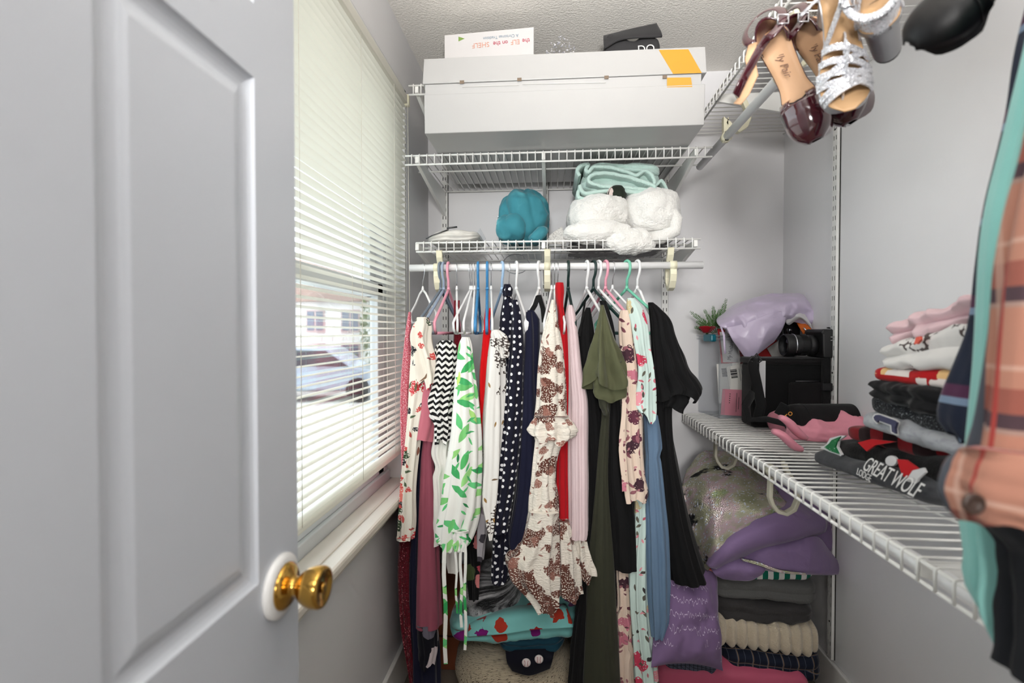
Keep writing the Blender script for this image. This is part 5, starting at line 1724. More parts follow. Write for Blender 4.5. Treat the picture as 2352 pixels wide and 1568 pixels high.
for k in range(2):
    ontop(c2, 'text_line', [(1697 + k * 5, 846), (1698 + k * 5, 846), (1702 + k * 5, 874), (1701 + k * 5, 874)], Yc - 0.005, mat('grey_ink', (150, 150, 150), 0.8))
c3 = card('pink_card', 'dusty pink card with five black dots low inside the clear bin', 'card', [(1660, 893), (1726, 896), (1716, 956), (1655, 952)], Yc - 0.008, 0.0015, mat('pink_card_stock', (206, 134, 150), 0.8))
for k in range(5):
    u, v = 1677 - k * 0.4, 904.5 + k * 5
    ontop(c3, 'dot', [(u + 1.5 * cos(q * pi / 4), v + 1.5 * sin(q * pi / 4)) for q in (0, 2, 4, 6)], Yc - 0.009, INK)
for k, (u, v0, v1) in enumerate(((1692, 902, 946), (1697, 912, 940), (1707, 900, 950))):
    ontop(c3, 'text_line', [(u, v0), (u + 1, v0), (u - 1, v1), (u - 2, v1)], Yc - 0.009, INK)
c4 = card('greeting_card', 'floral greeting card reading My Husband inside the bin', 'card', [(1653, 762), (1690, 760), (1706, 806), (1700, 832), (1661, 832)][:4] + [(1661, 832)] if False else [(1653, 762), (1692, 762), (1702, 832), (1661, 832)], Yc + 0.004, 0.002,
          cloth('card_floral', (226, 222, 218), [('petal', 40, 0.3, 0.4, [(120, 186, 172), (190, 60, 70), (70, 70, 74)], 0.35)], space='Object'))
lettering('My Husband', c4, Matrix.Translation(-c4.location) @ frame(PY(1678, 804, Yc) + Vector((0, -0.0, 0)), (0.12, 0, 1), (-1, 0, 0.12)), 0.020, INK, squash=0.75, shear=0.2)
c5 = card('red_card', 'bright red envelope standing in the bin behind the greeting card', 'envelope', [(1648, 755), (1662, 754), (1700, 834), (1657, 834)], Yc + 0.008, 0.002, mat('red_paper', (196, 36, 40), 0.6))
c6 = card('red_box', 'red gift box leaning inside the bin under the lavender satin', 'box', [(1690, 815), (1780, 770), (1800, 830), (1690, 845)], Yc + 0.014, 0.04, mat('red_paper', (196, 36, 40)))
c7 = card('patterned_card', 'pale card with tiny red flowers leaning right of the satin', 'card', [(1762, 800), (1796, 776), (1808, 818), (1776, 824)], Yc + 0.006, 0.002, cloth('tiny_floral', (214, 212, 208), [('petal', 70, 0.3, 0.3, [(180, 60, 64), (60, 66, 60)], 0.4)], space='Object'))
t = thing('black_speaker', 'black box with a silver knob poking out of the bin by the orange strap', 'speaker', loc=(PY(1825, 770, 1.90).x, 1.93, PY(1825, 775, 1.90).z - 0.02))
a_, b_ = PY(1800, 775, 1.90), PY(1852, 722, 1.90)
MB().box((a_.x - t.location.x, -0.02, -0.02), (b_.x - t.location.x, 0.04, b_.z - t.location.z)).build('case', mat('black_plastic', (22, 22, 24), 0.4), t, bevel=0.004)
world_part(t, MB().lathe([(0.009, 0), (0.009, 0.02), (0.008, 0.022)], 16, Matrix.Translation(PY(1813, 768, 1.865))), 'knob', mat('dark_chrome', (120, 120, 124), 0.25, metal=1))
t = thing('orange_strap', 'orange strap with a metal clip hanging over the bin edge', 'strap', loc=PY(1845, 760, 1.83))
world_part(t, patch([[(1823, 727, 1.85), (1838, 722, 1.85)], [(1832, 745, 1.83), (1850, 738, 1.83)], [(1845, 767, 1.82), (1868, 760, 1.82)]], 8, 16), 'webbing', mat('orange_webbing', (216, 104, 24), 0.7), solid=0.004)
world_part(t, MB().tube([PY(1846, 752, 1.81), PY(1852, 760, 1.808), PY(1858, 766, 1.81)], 0.003, 8), 'clip', SILVER)

# lavender satin over the bin
F_sat = cloth('lavender_satin', (212, 198, 224), rough=0.32, spec=0.6, weave=None, sheen=0.2, vary=0.05)
F_satin = cloth('satin_white_lining', (230, 226, 228), rough=0.5)
t = thing('satin_robe', 'lavender satin robe draped over the top of the clear bin', 'robe', loc=(PY(1765, 760, 1.87).x, 1.87, zS + bh))
world_part(t, patch([[(1656, 722, 1.99), (1700, 694, 2.01), (1760, 684, 2.01), (1830, 680, 2.01), (1878, 700, 1.99)],
                     [(1646, 735, 1.90), (1700, 700, 1.89), (1765, 676, 1.89), (1835, 674, 1.89), (1882, 712, 1.90)],
                     [(1652, 748, 1.84), (1698, 728, 1.80), (1760, 708, 1.79), (1830, 694, 1.80), (1888, 730, 1.84)],
                     [(1668, 756, 1.83), (1706, 758, 1.79), (1765, 740, 1.78), (1818, 722, 1.79), (1890, 748, 1.85)],
                     [(1672, 764, 1.83), (1712, 774, 1.80), (1768, 756, 1.80), (1812, 738, 1.81), (1888, 756, 1.86)]], 90, 70, amp=0.006, freq=24, seed=11, folds=0.013), 'drape', F_sat, solid=0.003)
world_part(t, patch([[(1668, 752, 1.815), (1712, 742, 1.785), (1760, 722, 1.775), (1806, 712, 1.785)],
                     [(1680, 776, 1.80), (1716, 772, 1.775), (1760, 756, 1.77), (1804, 736, 1.785)],
                     [(1694, 796, 1.80), (1718, 800, 1.78), (1752, 788, 1.775), (1794, 760, 1.79)],
                     [(1714, 824, 1.805), (1724, 827, 1.795), (1742, 812, 1.79), (1778, 784, 1.80)]], 60, 50, amp=0.003, freq=20, seed=12, folds=0.008), 'hanging_panel', F_sat, solid=0.003)
world_part(t, patch([[(1804, 724, 1.80), (1826, 712, 1.80), (1848, 722, 1.81)], [(1806, 742, 1.80), (1834, 726, 1.795), (1862, 744, 1.81)], [(1812, 746, 1.81), (1840, 732, 1.81), (1866, 756, 1.82)]], 24, 20, folds=0.006, seed=3), 'lining', F_satin, solid=0.003)
world_part(t, MB().tube([PY(1656, 750, 1.82), PY(1663, 770, 1.80), PY(1664, 792, 1.80), PY(1666, 812, 1.80)], 0.004, 8, flat=(0.3, 1)), 'ribbon_tie', F_sat)

# fern sprig and red rose
fn = thing('fern_sprig', 'green artificial fern sprig sticking out of the bin', 'artificial plant', loc=PY(1628, 765, 1.95))
FERN = mat('fern_green', (82, 120, 62), 0.6, vary=0.4, transl=0.25)
rng = random.Random(5)
for (u0, v0, u1, v1) in ((1640, 765, 1586, 716), (1636, 765, 1600, 738), (1644, 764, 1638, 704), (1650, 760, 1668, 688), (1642, 764, 1618, 712), (1638, 766, 1596, 752), (1646, 764, 1652, 712)):
    A, B = PY(u0, v0, 1.95), PY(u1, v1, 1.94)
    br = MB()
    ax = B - A
    side = ax.cross(Vector((0, 1, 0))).normalized()
    br.tube([A, A.lerp(B, 0.5) + Vector((0, 0, 0.006)), B], [0.0014, 0.001, 0.0005], 5)
    for k in range(16):
        f = 0.2 + 0.8 * k / 15
        p = A.lerp(B, f) + Vector((0, 0, 0.006 * (1 - abs(2 * f - 1))))
        ll = 0.020 * (1.1 - f * 0.8) * rng.uniform(0.8, 1.2)
        for sg in (-1, 1):
            d = (side * sg + ax.normalized() * 0.7 + Vector((0, rng.uniform(-0.4, 0.4), 0))).normalized() * ll
            w_ = d.cross(Vector((0, 1, 0))).normalized() * ll * 0.2
            br.add([p, p + d * 0.5 + w_, p + d, p + d * 0.5 - w_], [(0, 1, 2, 3)])
    world_part(fn, br, 'frond', FERN)
rs = thing('red_rose', 'dark red fabric rose beside the fern sprig', 'artificial flower', loc=PY(1622, 770, 1.93))
ROSE = cloth('rose_red', (150, 14, 30), space='Object')
for k in range(9):
    ang = k * 2.4
    rr = 0.006 + 0.0022 * k
    cpt = PY(1622, 757, 1.92)
    pet = MB()
    R_ = []
    for i in range(6):
        f = i / 5
        R_.append([cpt + Vector((cos(ang + q) * rr * (0.5 + f * 0.9), sin(ang + q) * rr * (0.5 + f * 0.9), -0.012 + 0.026 * f - 0.006 * (q / 0.9) ** 2 * f)) for q in [-0.9 + 0.3 * w for w in range(7)]])
    pet.grid(R_)
    world_part(rs, pet, 'petal', ROSE, solid=0.001)

# camera bag
BLK = cloth('black_nylon', (20, 20, 21), space='Object', weave=(700, 0.5, 0.001), vary=0.15)
BLK2 = cloth('black_nylon_matte', (27, 25, 26), space='Object', weave=(500, 0.5, 0.001), vary=0.15)
WEB = cloth('black_webbing', (24, 24, 25), space='Object', weave=(400, 0.8, 0.001))
YG = 1.70
g0, g1 = PY(1728, 970, YG), PY(1962, 970, YG)
gz = PY(1830, 822, YG).z
bag = thing('camera_bag', 'black nylon camera bag on the right shelf in front of the bin', 'camera bag', loc=((g0.x + g1.x) / 2, YG + 0.05, zS + 0.003))
hw = (g1.x - g0.x) / 2
hh = gz - zS - 0.003
MB().box((-hw, -0.05, 0), (hw, 0.055, hh - 0.02)).build('body', BLK, bag, bevel=0.012)
MB().box((-hw - 0.004, -0.056, hh - 0.022), (hw + 0.004, 0.06, hh)).build('lid', BLK2, bag, bevel=0.008)
MB().box((-hw * 0.30, -0.066, 0.02), (hw * 0.86, -0.048, hh * 0.66)).build('front_pocket', BLK2, bag, bevel=0.008)
MB().box((hw * 0.30, -0.074, 0.03), (hw * 0.46, -0.062, hh + 0.002)).build('buckle_strap', WEB, bag, bevel=0.003)
MB().box((hw * 0.28, -0.080, hh * 0.55), (hw * 0.48, -0.070, hh * 0.66)).build('buckle', mat('black_plastic', (22, 22, 24)), bag, bevel=0.003)
MB().tube([(-hw * 0.2, -0.068, hh * 0.68), (hw * 0.25, -0.068, hh * 0.68)], 0.002, 6).build('zipper', mat('zip_steel', (90, 90, 92), 0.3, metal=0.8), bag)
MB().box((-hw + 0.018, -0.058, hh * 0.42), (-hw + 0.038, -0.054, hh * 0.96)).build('care_tag', mat('tag_white', (214, 214, 216), 0.7), bag, bevel=0.001)
MB().box((-hw + 0.016, -0.060, hh * 0.30), (-hw + 0.040, -0.053, hh * 0.44)).build('tag_pocket', WEB, bag)
sp_ = MB()
sp_.tube([PY(1736, 818, 1.66) - bag.location, PY(1728, 834, 1.64) - bag.location, PY(1738, 880, 1.625) - bag.location, PY(1748, 930, 1.62) - bag.location, PY(1740, 962, 1.615) - bag.location], 0.016, 10, flat=(0.14, 1.0))
sp_.tube([PY(1730, 900, 1.63) - bag.location, PY(1712, 932, 1.62) - bag.location, PY(1722, 964, 1.60) - bag.location, PY(1760, 962, 1.59) - bag.location, PY(1800, 972, 1.57) - bag.location, PY(1850, 968, 1.56) - bag.location], 0.018, 10, flat=(0.9, 0.2))
sp_.build('shoulder_strap', WEB, bag)
MB().tube([PY(1724, 828, 1.645) - bag.location, PY(1738, 812, 1.645) - bag.location, PY(1750, 828, 1.645) - bag.location, PY(1738, 836, 1.645) - bag.location, PY(1724, 828, 1.645) - bag.location], 0.003, 8).build('swivel_clip', mat('black_plastic', (22, 22, 24)), bag)
lettering('ro', bag, Matrix.Translation(-bag.location) @ frame(PY(1811, 951, 1.555), (0.75, 0, 0.6), (-0.6, 0, 0.75)), 0.026, mat('orange_thread', (232, 160, 70), 0.8))
world_part(bag, MB().tube([PY(1786, 935, 1.585), PY(1815, 950, 1.575), PY(1835, 972, 1.57)], 0.022, 10, flat=(0.9, 0.15)), 'logo_strap', WEB)

pc_ = thing('lens_pouch', 'black padded cylindrical lens pouch lying in front of the camera bag', 'lens pouch', loc=(PY(1895, 960, 1.58).x, 1.58, zS + 0.003))
rp = 0.049
ce = Vector((0, 0, rp + 0.001))
x0, x1 = PY(1818, 930, 1.56).x - pc_.location.x, PY(1982, 930, 1.56).x - pc_.location.x
PM = Matrix.Translation((0, 0, rp + 0.002)) @ Matrix.Rotation(radians(6), 4, 'Z') @ Matrix.Rotation(pi / 2, 4, 'Y')
MB().lathe([(0.0, x0), (rp * 0.8, x0), (rp * 0.96, x0 + 0.006), (rp, x0 + 0.02), (rp, x1 - 0.02), (rp * 0.95, x1 - 0.006), (rp * 0.8, x1), (0, x1)], 32, PM).build('tube_case', BLK2, pc_)
MB().lathe([(rp * 1.005, x0 + 0.030), (rp * 1.02, x0 + 0.031), (rp * 1.02, x0 + 0.034), (rp * 1.005, x0 + 0.035)], 32, PM, caps=False).build('zipper_seam', WEB, pc_)

# DSLR on the bag, lens pointing left
zc = gz + 0.002
cm = thing('dslr_camera', 'black camera with zoom lens pointing left on top of the camera bag', 'camera', loc=(PY(1890, 800, 1.72).x, 1.73, zc))
CB = mat('camera_body', (26, 26, 27), 0.45, bump=(500, 0.3, 0.001))
CB2 = mat('camera_rubber', (18, 18, 19), 0.7, bump=(900, 0.5, 0.001))
s_ = 1.72 / F_PX * 0.96
hb = 62 * s_
body = [(-0.020, 0.0), (0.046, 0.0), (0.050, 0.012), (0.050, hb * 0.80), (0.040, hb * 0.86), (0.016, hb * 0.9), (0.010, hb * 1.03), (-0.022, hb * 1.04), (-0.030, hb * 0.92), (-0.024, hb * 0.84), (-0.022, 0.02)]
MB().prism(body, -0.055, 0.055).build('body', CB, cm, bevel=0.005)
MB().prism([(0.024, 0.004), (0.052, 0.004), (0.056, 0.03), (0.052, hb * 0.74), (0.026, hb * 0.76)], -0.066, -0.040).build('grip', CB2, cm, bevel=0.006)
lz = hb * 0.44
LM = Matrix.Translation((-0.022, 0.0, lz)) @ Matrix.Rotation(-pi / 2, 4, 'Y')
ln = MB().lathe([(0.026, 0), (0.034, 0.002), (0.034, 0.020), (0.032, 0.022), (0.033, 0.024), (0.034, 0.030), (0.034, 0.052), (0.0335, 0.054), (0.036, 0.062), (0.0375, 0.075), (0.038, 0.096), (0.036, 0.100), (0.033, 0.100), (0.031, 0.088), (0.020, 0.084)], 36, LM).build('lens', CB, cm)
rg = MB()
for k in range(48):
    a = 2 * pi * k / 48
    rg.box((-0.0008, 0.0336, 0.031), (0.0008, 0.0352, 0.051), mtx=LM @ Matrix.Rotation(a, 4, 'Z'))
rg.build('zoom_ring', CB2, ln)
MB().lathe([(0.0385, 0.070), (0.0386, 0.0715), (0.0376, 0.0725)], 36, LM, caps=False).build('silver_ring', SILVER, ln)
MB().lathe([(0.0, 0.089), (0.018, 0.0895), (0.029, 0.087)], 28, LM).build('front_glass', mat('lens_glass', (14, 16, 24), 0.05, coat=1.0), ln)
for k in range(3):
    MB().box((0.000 + 0.008 * (k % 2), -0.0565, hb * (0.62 + 0.06 * k)), (0.005 + 0.008 * (k % 2), -0.0552, hb * (0.62 + 0.06 * k) + 0.002)).build('marking', mat('white_mark', (200, 200, 200), 0.6), cm)
MB().lathe([(0.008, 0), (0.008, 0.006), (0.007, 0.007)], 18, Matrix.Translation((0.026, -0.03, hb * 0.86))).build('mode_dial', CB2, cm)
o = cm.location
MB().tube([Vector((0.046, -0.02, hb * 0.86)), PY(1902, 752, 1.72) - o, PY(1925, 772, 1.71) - o, PY(1946, 800, 1.69) - o, PY(1958, 836, 1.67) - o, PY(1963, 862, 1.66) - o], 0.012, 10, flat=(0.16, 1.0)).build('neck_strap', WEB, cm)
lump('lens_cap_pouch', 'small black drawstring pouch at the right end of the camera bag', 'pouch', PY(1966, 862, 1.64), (0.018, 0.025, 0.024), BLK2, amp=0.004, seed=4)

# ================================================================= top shelf: long white box and what lies on it
YX = 1.452
bxL, bxR = PY(971, 210, YX).x, PY(1623, 205, YX).x
zb_ = zU + 0.003
zs1, zs2, zt_ = PY(1295, 205, YX).z, PY(1295, 181, YX).z, PY(1295, 120, YX + 0.012).z
lb = thing('long_white_box', 'long glossy white cardboard box with a mustard tape band on the top shelf', 'box', loc=((bxL + bxR) / 2, 1.70, zb_))
o = lb.location
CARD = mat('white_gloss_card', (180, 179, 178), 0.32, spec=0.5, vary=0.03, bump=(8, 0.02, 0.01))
MUST = mat('mustard_tape', (196, 146, 48), 0.4)
EDGE = mat('card_edge', (120, 105, 90), 0.9)
yb = 1.965
w2 = (bxR - bxL) / 2
MX = Matrix.Rotation(pi / 2, 4, 'Z') @ Matrix.Scale(-1, 4, (0, 1, 0))


def xprism(b, poly, x0, x1):
    n = len(poly)
    vs = [Vector((x0, p[0] - o.y, p[1] - o.z)) for p in poly] + [Vector((x1, p[0] - o.y, p[1] - o.z)) for p in poly]
    return b.add(vs, [tuple(range(n)), tuple(range(2 * n - 1, n - 1, -1))] + [(i, i + n, (i + 1) % n + n, (i + 1) % n) for i in range(n)], smooth=False)


xprism(MB(), [(YX + 0.006, zb_), (YX, zs1), (YX + 0.003, zs1), (yb, zs1), (yb, zb_)], -w2 + 0.004, w2 - 0.004).build('tray', CARD, lb, bevel=0.002)
xprism(MB(), [(YX + 0.004, zs1 + 0.0005), (YX + 0.002, zs2), (yb, zs2), (yb, zs1 + 0.0005)], -w2 + 0.006, w2 - 0.014).build('tuck_flap', CARD, lb, bevel=0.001)
xprism(MB(), [(YX - 0.002, zs2 + 0.0008), (YX + 0.014, zt_), (YX + 0.06, zt_ - 0.006), (YX + 0.13, min(zt_ - 0.034, zP - 0.042)), (yb + 0.002, min(zt_ - 0.034, zP - 0.042)), (yb + 0.002, zs2 + 0.0008)], -w2, w2).build('lid', CARD, lb, bevel=0.002)


def face_quad(name, quad, m, Yq, th=0.0008):
    P = [PY(u, v, Yq(v)) - o for u, v in quad]
    Q = [p + Vector((0, -th, 0)) for p in P]
    MB().add(Q + P, [(0, 1, 2, 3), (7, 6, 5, 4), (0, 4, 5, 1), (1, 5, 6, 2), (2, 6, 7, 3), (3, 7, 4, 0)], smooth=False).build(name, m, lb)


yl = lambda v: YX - 0.002 + 0.016 * min(1, max(0, (181 - v) / 61.0)) - 0.0006


def on_lid(u, v):
    Y = YX
    for _ in range(5):
        z = PY(u, v, Y).z
        Y = YX - 0.002 + 0.016 * min(1.0, max(0.0, (z - zs2) / (zt_ - zs2)))
    return PY(u, v, Y - 0.0008) - o


q_ = [on_lid(*c) for c in ((1513, 114.5), (1581, 113), (1612, 167.5), (1546, 169.5))]
MB().add(q_ + [p + Vector((0, 0.0006, 0)) for p in q_], [(0, 1, 2, 3), (7, 6, 5, 4), (0, 4, 5, 1), (1, 5, 6, 2), (2, 6, 7, 3), (3, 7, 4, 0)], smooth=False).build('tape_band', MUST, lb)
face_quad('tape_end', [(1532, 178.5), (1587, 178), (1590, 200), (1532, 201)], MUST, lambda v: YX + 0.001)
for (u, v) in ((1061, 186), (1193, 180), (1393, 175), (1527, 174)):
    face_quad('slot', [(u - 5, v - 1), (u + 5, v - 1.5), (u + 5, v + 6), (u - 5, v + 6.5)], EDGE, lambda vv: YX - 0.0012)
for (ua, ub, v) in ((1062, 1192, 199), (1200, 1392, 193)):
    face_quad('flap_crease', [(ua, v), (ub, v - 4), (ub, v - 3), (ua, v + 1)], mat('crease_grey', (205, 203, 200), 0.6), lambda vv: YX + 0.001)

YK = 1.635
el = thing('white_gift_box', 'flat white box with upside-down red and peach lettering on the long white box', 'box', loc=(PY(1123, 100, YK).x, YK, zP + 0.0025))
o2 = el.location.copy()
P = [PY(1021, 81, YK), PY(1226, 62, YK)]
zl, zr = P[0].z - o2.z, P[1].z - o2.z
xl, xr = P[0].x - o2.x, P[1].x - o2.x
vs = [(xl, 0, 0), (xr, 0, 0), (xr, 0, zr), (xl, 0, zl), (xl, 0.035, 0), (xr, 0.035, 0), (xr, 0.035, zr), (xl, 0.035, zl)]
MB().add(vs, [(0, 1, 2, 3), (7, 6, 5, 4), (0, 4, 5, 1), (1, 5, 6, 2), (2, 6, 7, 3), (3, 7, 4, 0)], smooth=False).build('carton', mat('white_print_card', (206, 203, 202), 0.4), el, bevel=0.001)
xdir = (P[0] - P[1]).normalized()
ydir = Vector((0, 0, -1))
LM_ = Matrix.Translation(-o2)
CRIM = mat('crimson_ink', (178, 40, 66), 0.6)
PEACH = mat('peach_ink', (206, 146, 124), 0.6)
SLATE = mat('slate_ink', (120, 140, 156), 0.6)
for (txt, u, v, size, m) in (('the', 1208, 93, 0.020, CRIM), ('ELF', 1183.5, 96, 0.022, PEACH), ('on', 1160, 97.5, 0.019, CRIM), ('the', 1141, 99.5, 0.020, CRIM), ('SHELF', 1104, 103, 0.023, PEACH), ('A Christmas Tradition', 1150, 84.5, 0.0135, SLATE)):
    lettering(txt, el, LM_ @ frame(PY(u, v, YK - 0.0006), xdir, ydir), size, m, squash=0.95)
tri = [PY(u, v, YK - 0.0006) - o2 for u, v in ((1053, 84), (1053, 95), (1067, 88.5))]
MB().add([p for p in tri] + [p + Vector((0, 0.0005, 0)) for p in tri], [(0, 1, 2), (5, 4, 3), (0, 3, 4, 1), (1, 4, 5, 2), (2, 5, 3, 0)], smooth=False).build('tree_print', mat('olive_ink', (120, 150, 70), 0.6), el)

tn = thing('tinsel_crown', 'silver sparkling tiara behind the rim of the long white box', 'tiara', loc=(PY(1290, 110, 1.69).x, 1.69, zP + 0.0025))
o3 = tn.location.copy()
rng = random.Random(3)
MB().tube([(0.075 * cos(q), 0.05 * sin(q) - 0.0, 0.004) for q in [pi + pi * k / 16 for k in range(17)]], 0.003, 8).build('band', SILVER, tn)
cr_ = MB()
for k in range(260):
    q = pi + pi * rng.random()
    top = (PY(1290, 86, 1.64).z - o3.z) * max(0.4, 1 - 0.75 * cos(q) ** 2) + 0.006
    z = rng.random() ** 0.55 * top
    p = Vector((0.075 * cos(q), 0.045 * sin(q), z)) + Vector((rng.uniform(-.006, .006), rng.uniform(-.006, .006), 0))
    r = rng.uniform(0.0025, 0.0048)
    ro = Matrix.Rotation(rng.random() * 3, 3, 'X') @ Matrix.Rotation(rng.random() * 3, 3, 'Z')
    cr_.add([p + ro @ (Vector(d) * r) for d in ((1, 0, 0), (-1, 0, 0), (0, 1, 0), (0, -1, 0), (0, 0, 1), (0, 0, -1))],
            [(0, 2, 4), (2, 1, 4), (1, 3, 4), (3, 0, 4), (2, 0, 5), (1, 2, 5), (3, 1, 5), (0, 3, 5)], smooth=False)
ck = cr_.build('crystals', mat('crystal', (235, 236, 242), 0.08, metal=0.75), tn)
ck['kind'] = 'stuff'

F_canvas = cloth('black_canvas', (58, 57, 58), vary=0.12, rough=0.9, space='Object', sheen=0.1)
tb = thing('black_tote', 'folded black canvas tote on the long white box with a scrap of white lettering', 'tote bag', loc=(PY(1452, 100, 1.63).x, 1.65, zP + 0.0025))
zt2_ = zP + 0.0025
a_ = (PY(1386, 100, 1.635).x, 1.635, 0)
b_ = (PY(1520, 100, 1.635).x, 1.635, 0)
world_part(tb, folded(a_, b_, (0, 1, 0), 0.10, (zt2_, zt2_), (PY(1386, 88, 1.635).z, PY(1520, 79, 1.635).z), layers=1, seed=31, amp=0.006, endr=0.015, e=0.35), 'folded_body', F_canvas)
world_part(tb, patch([[(1386, 84, 1.665), (1440, 70, 1.665), (1508, 55, 1.675)], [(1386, 94, 1.6355), (1440, 80, 1.635), (1518, 74, 1.6355)], [(1388, 112, 1.625), (1430, 90, 1.62), (1521, 84, 1.625)]], 30, 24, amp=0.003, seed=3), 'flap', F_canvas, solid=0.006)
lettering('DO', tb, Matrix.Translation(-tb.location) @ frame(PY(1484, 113, 1.622), (1, 0, 0.05), (0, 0, 1)), 0.035, WHT)

# ================================================================= middle shelf
zD = zM + 0.0025
F_wden = cloth('white_denim', (226, 223, 216), [('soft', 20, 0.5, (206, 203, 196))], rough=0.9)
t = thing('white_jeans', 'white jeans folded with an open zip at the left end of the middle shelf', 'jeans', loc=(PY(1035, 555, 1.68).x, 1.72, zD))
Yj = 1.645
world_part(t, folded((PY(976, 550, Yj).x, Yj, 0), (PY(1096, 550, Yj).x, Yj, 0), (0, 1, 0), 0.24, (zD, zD), (PY(976, 533, Yj).z, PY(1096, 516, Yj).z), layers=3, seed=33, amp=0.006, groove=0.014, endr=0.05, e=0.6), 'folds', F_wden)
world_part(t, MB().tube([PY(978, 548, Yj - 0.004), PY(992, 541, Yj - 0.004), PY(1010, 534, Yj - 0.002), PY(1028, 528, Yj + 0.004)], 0.0022, 6), 'zipper', mat('zip_steel', (90, 90, 92)))
world_part(t, MB().tube([PY(1026, 524, Yj + 0.01), PY(1050, 521, Yj + 0.02)], 0.003, 6), 'waist_hook', mat('zip_steel', (90, 90, 92)))
lp = thing('plastic_sleeve', 'clear plastic sleeve standing behind the white jeans', 'plastic sleeve', loc=PY(1105, 555, 1.70))
world_part(lp, patch([[(1090, 540, 1.71), (1103, 524, 1.74)], [(1112, 556, 1.70), (1116, 548, 1.74)]], 6, 6), 'film', CLEAR, solid=0.001)

VEL = cloth('teal_velvet', (62, 136, 150), [('soft', 16, 0.5, (90, 166, 178)), ('soft', 11, 0.6, (24, 80, 96))], rough=0.75, sheen=0.15, vary=0.2, space='Object')  # paler mottling paints soft highlights into the velvet
tv = thing('teal_velvet_blanket', 'rolled teal velvet blanket standing on the middle shelf', 'blanket', loc=(PY(1200, 555, 1.76).x, 1.76, zD))
world_part(tv, blob(PY(1206, 505, 1.76), (0.074, 0.10, 0.098), amp=0.008, freq=14, seed=9, fold=0.022, e=0.9, flat=zD, n=110, m=70, swirl=(0.016, 5, 1.2), swirl_n=1.6), 'roll', VEL)
world_part(tv, blob(PY(1178, 530, 1.70), (0.056, 0.07, 0.045), amp=0.008, freq=18, seed=12, fold=0.006, e=0.85, flat=zD, n=90, m=50, swirl=(0.010, 4, 1.0), swirl_n=1.4), 'lower_fold', VEL)
world_part(tv, MB().tube([PY(1222, 572 - 20, 1.65), PY(1232, 545, 1.64), PY(1244, 532, 1.65), PY(1252, 528, 1.67)], [0.018, 0.02, 0.02, 0.014], 12), 'end_roll', VEL)

F_fluff = cloth('white_plush', (243, 241, 236), rough=1.0, sheen=0.6, crumple=(170, 0.8, 0.006), vary=0.03, space='Object')
rb = thing('fluffy_robe', 'white fluffy plush robe heaped on the middle shelf', 'robe', loc=(PY(1425, 555, 1.74).x, 1.74, zD))


def fluff(c, r, **kw):
    b = blob(c, r, amp=0.012, freq=13, e=0.85, n=150, m=110, **kw)
    cc = Vector(c)
    b.v = [tuple(Vector(q) + (Vector(q) - cc).normalized() * 0.0022 * noise.noise(Vector(q) * 170)) for q in b.v]
    return b


world_part(rb, fluff(PY(1375, 498, 1.74), (0.105, 0.12, 0.075), seed=1, fold=0.008), 'body', F_fluff)
world_part(rb, fluff(PY(1492, 496, 1.73), (0.095, 0.12, 0.085), seed=2, fold=0.008), 'hood', F_fluff)
world_part(rb, fluff(PY(1372, 536, 1.66), (0.11, 0.06, 0.036), seed=3), 'front_roll', F_fluff)
world_part(rb, fluff(PY(1445, 556, 1.645), (0.082, 0.05, 0.038), seed=4), 'front_roll', F_fluff)
world_part(rb, MB().tube([PY(1512, 470, 1.65), PY(1540, 480, 1.64), PY(1554, 504, 1.635), PY(1550, 530, 1.63), (PY(1520, 544, 1.635)), PY(1490, 548, 1.645)], [0.016, 0.018, 0.019, 0.020, 0.022, 0.022], 16), 'sleeve', F_fluff)
F_dkpr = cloth('dark_print_cotton', (38, 44, 36), [('petal', 40, 0.34, 0.4, [(214, 196, 190), (190, 120, 110)], 0.4)], space='Object')
lump('dark_print_scarf', 'dark green floral scarf tucked between the mint blanket and white robe', 'scarf', PY(1414, 450, 1.68), (0.030, 0.04, 0.028), F_dkpr, amp=0.006, seed=4, fold=0.006)
F_stork = cloth('pale_nursery_print', (224, 216, 214), [('line', 60, 0.05, (150, 120, 118), 20, 0.5), ('petal', 26, 0.3, 0.3, [(196, 130, 100), (200, 40, 70)], 0.3)], space='Object')
slabY('nursery_blanket', 'pale printed baby blanket showing at the right behind the white robe', 'blanket', 1480, 1568, (448, 500), (462, 506), 1.71, 0.16, F_stork, None, layers=2, seed=36, amp=0.008)
F_knit = cloth('grey_chunky_knit', (150, 148, 148), [('soft', 30, 0.5, (110, 108, 108)), ('petal', 20, 0.2, 0.4, [(130, 24, 34)], 0.12)], crumple=(70, 1.0, 0.010), space='Object')
slabY('chunky_knit_throw', 'grey chunky knit throw squashed under the white robe', 'blanket', 1306, 1545, (548, 566), (546, 564), 1.70, 0.28, F_knit, None, layers=1, seed=37, amp=0.008, freq=30)
lf2 = thing('lace_pouch', 'clear lacy pouch beside the teal blanket on the middle shelf', 'pouch', loc=PY(1278, 552, 1.66))
world_part(lf2, patch([[(1262, 540, 1.665), (1290, 520, 1.68)], [(1258, 552, 1.655), (1300, 545, 1.665)], [(1256, 560, 1.65), (1300, 562, 1.66)]], 14, 14, amp=0.006, freq=30), 'mesh', cloth('white_lace', (218, 216, 212), [('speck', 300, 0.55, (160, 158, 156))], space='Object'), solid=0.002)

MINT = cloth('mint_fleece', (200, 226, 217), rough=1.0, sheen=0.5, crumple=(200, 0.7, 0.005), vary=0.08, space='Object')
mb_ = thing('mint_blanket', 'thick mint fleece blanket folded on top of the white robe', 'blanket', loc=(PY(1428, 455, 1.72).x, 1.74, PY(1428, 452, 1.66).z))


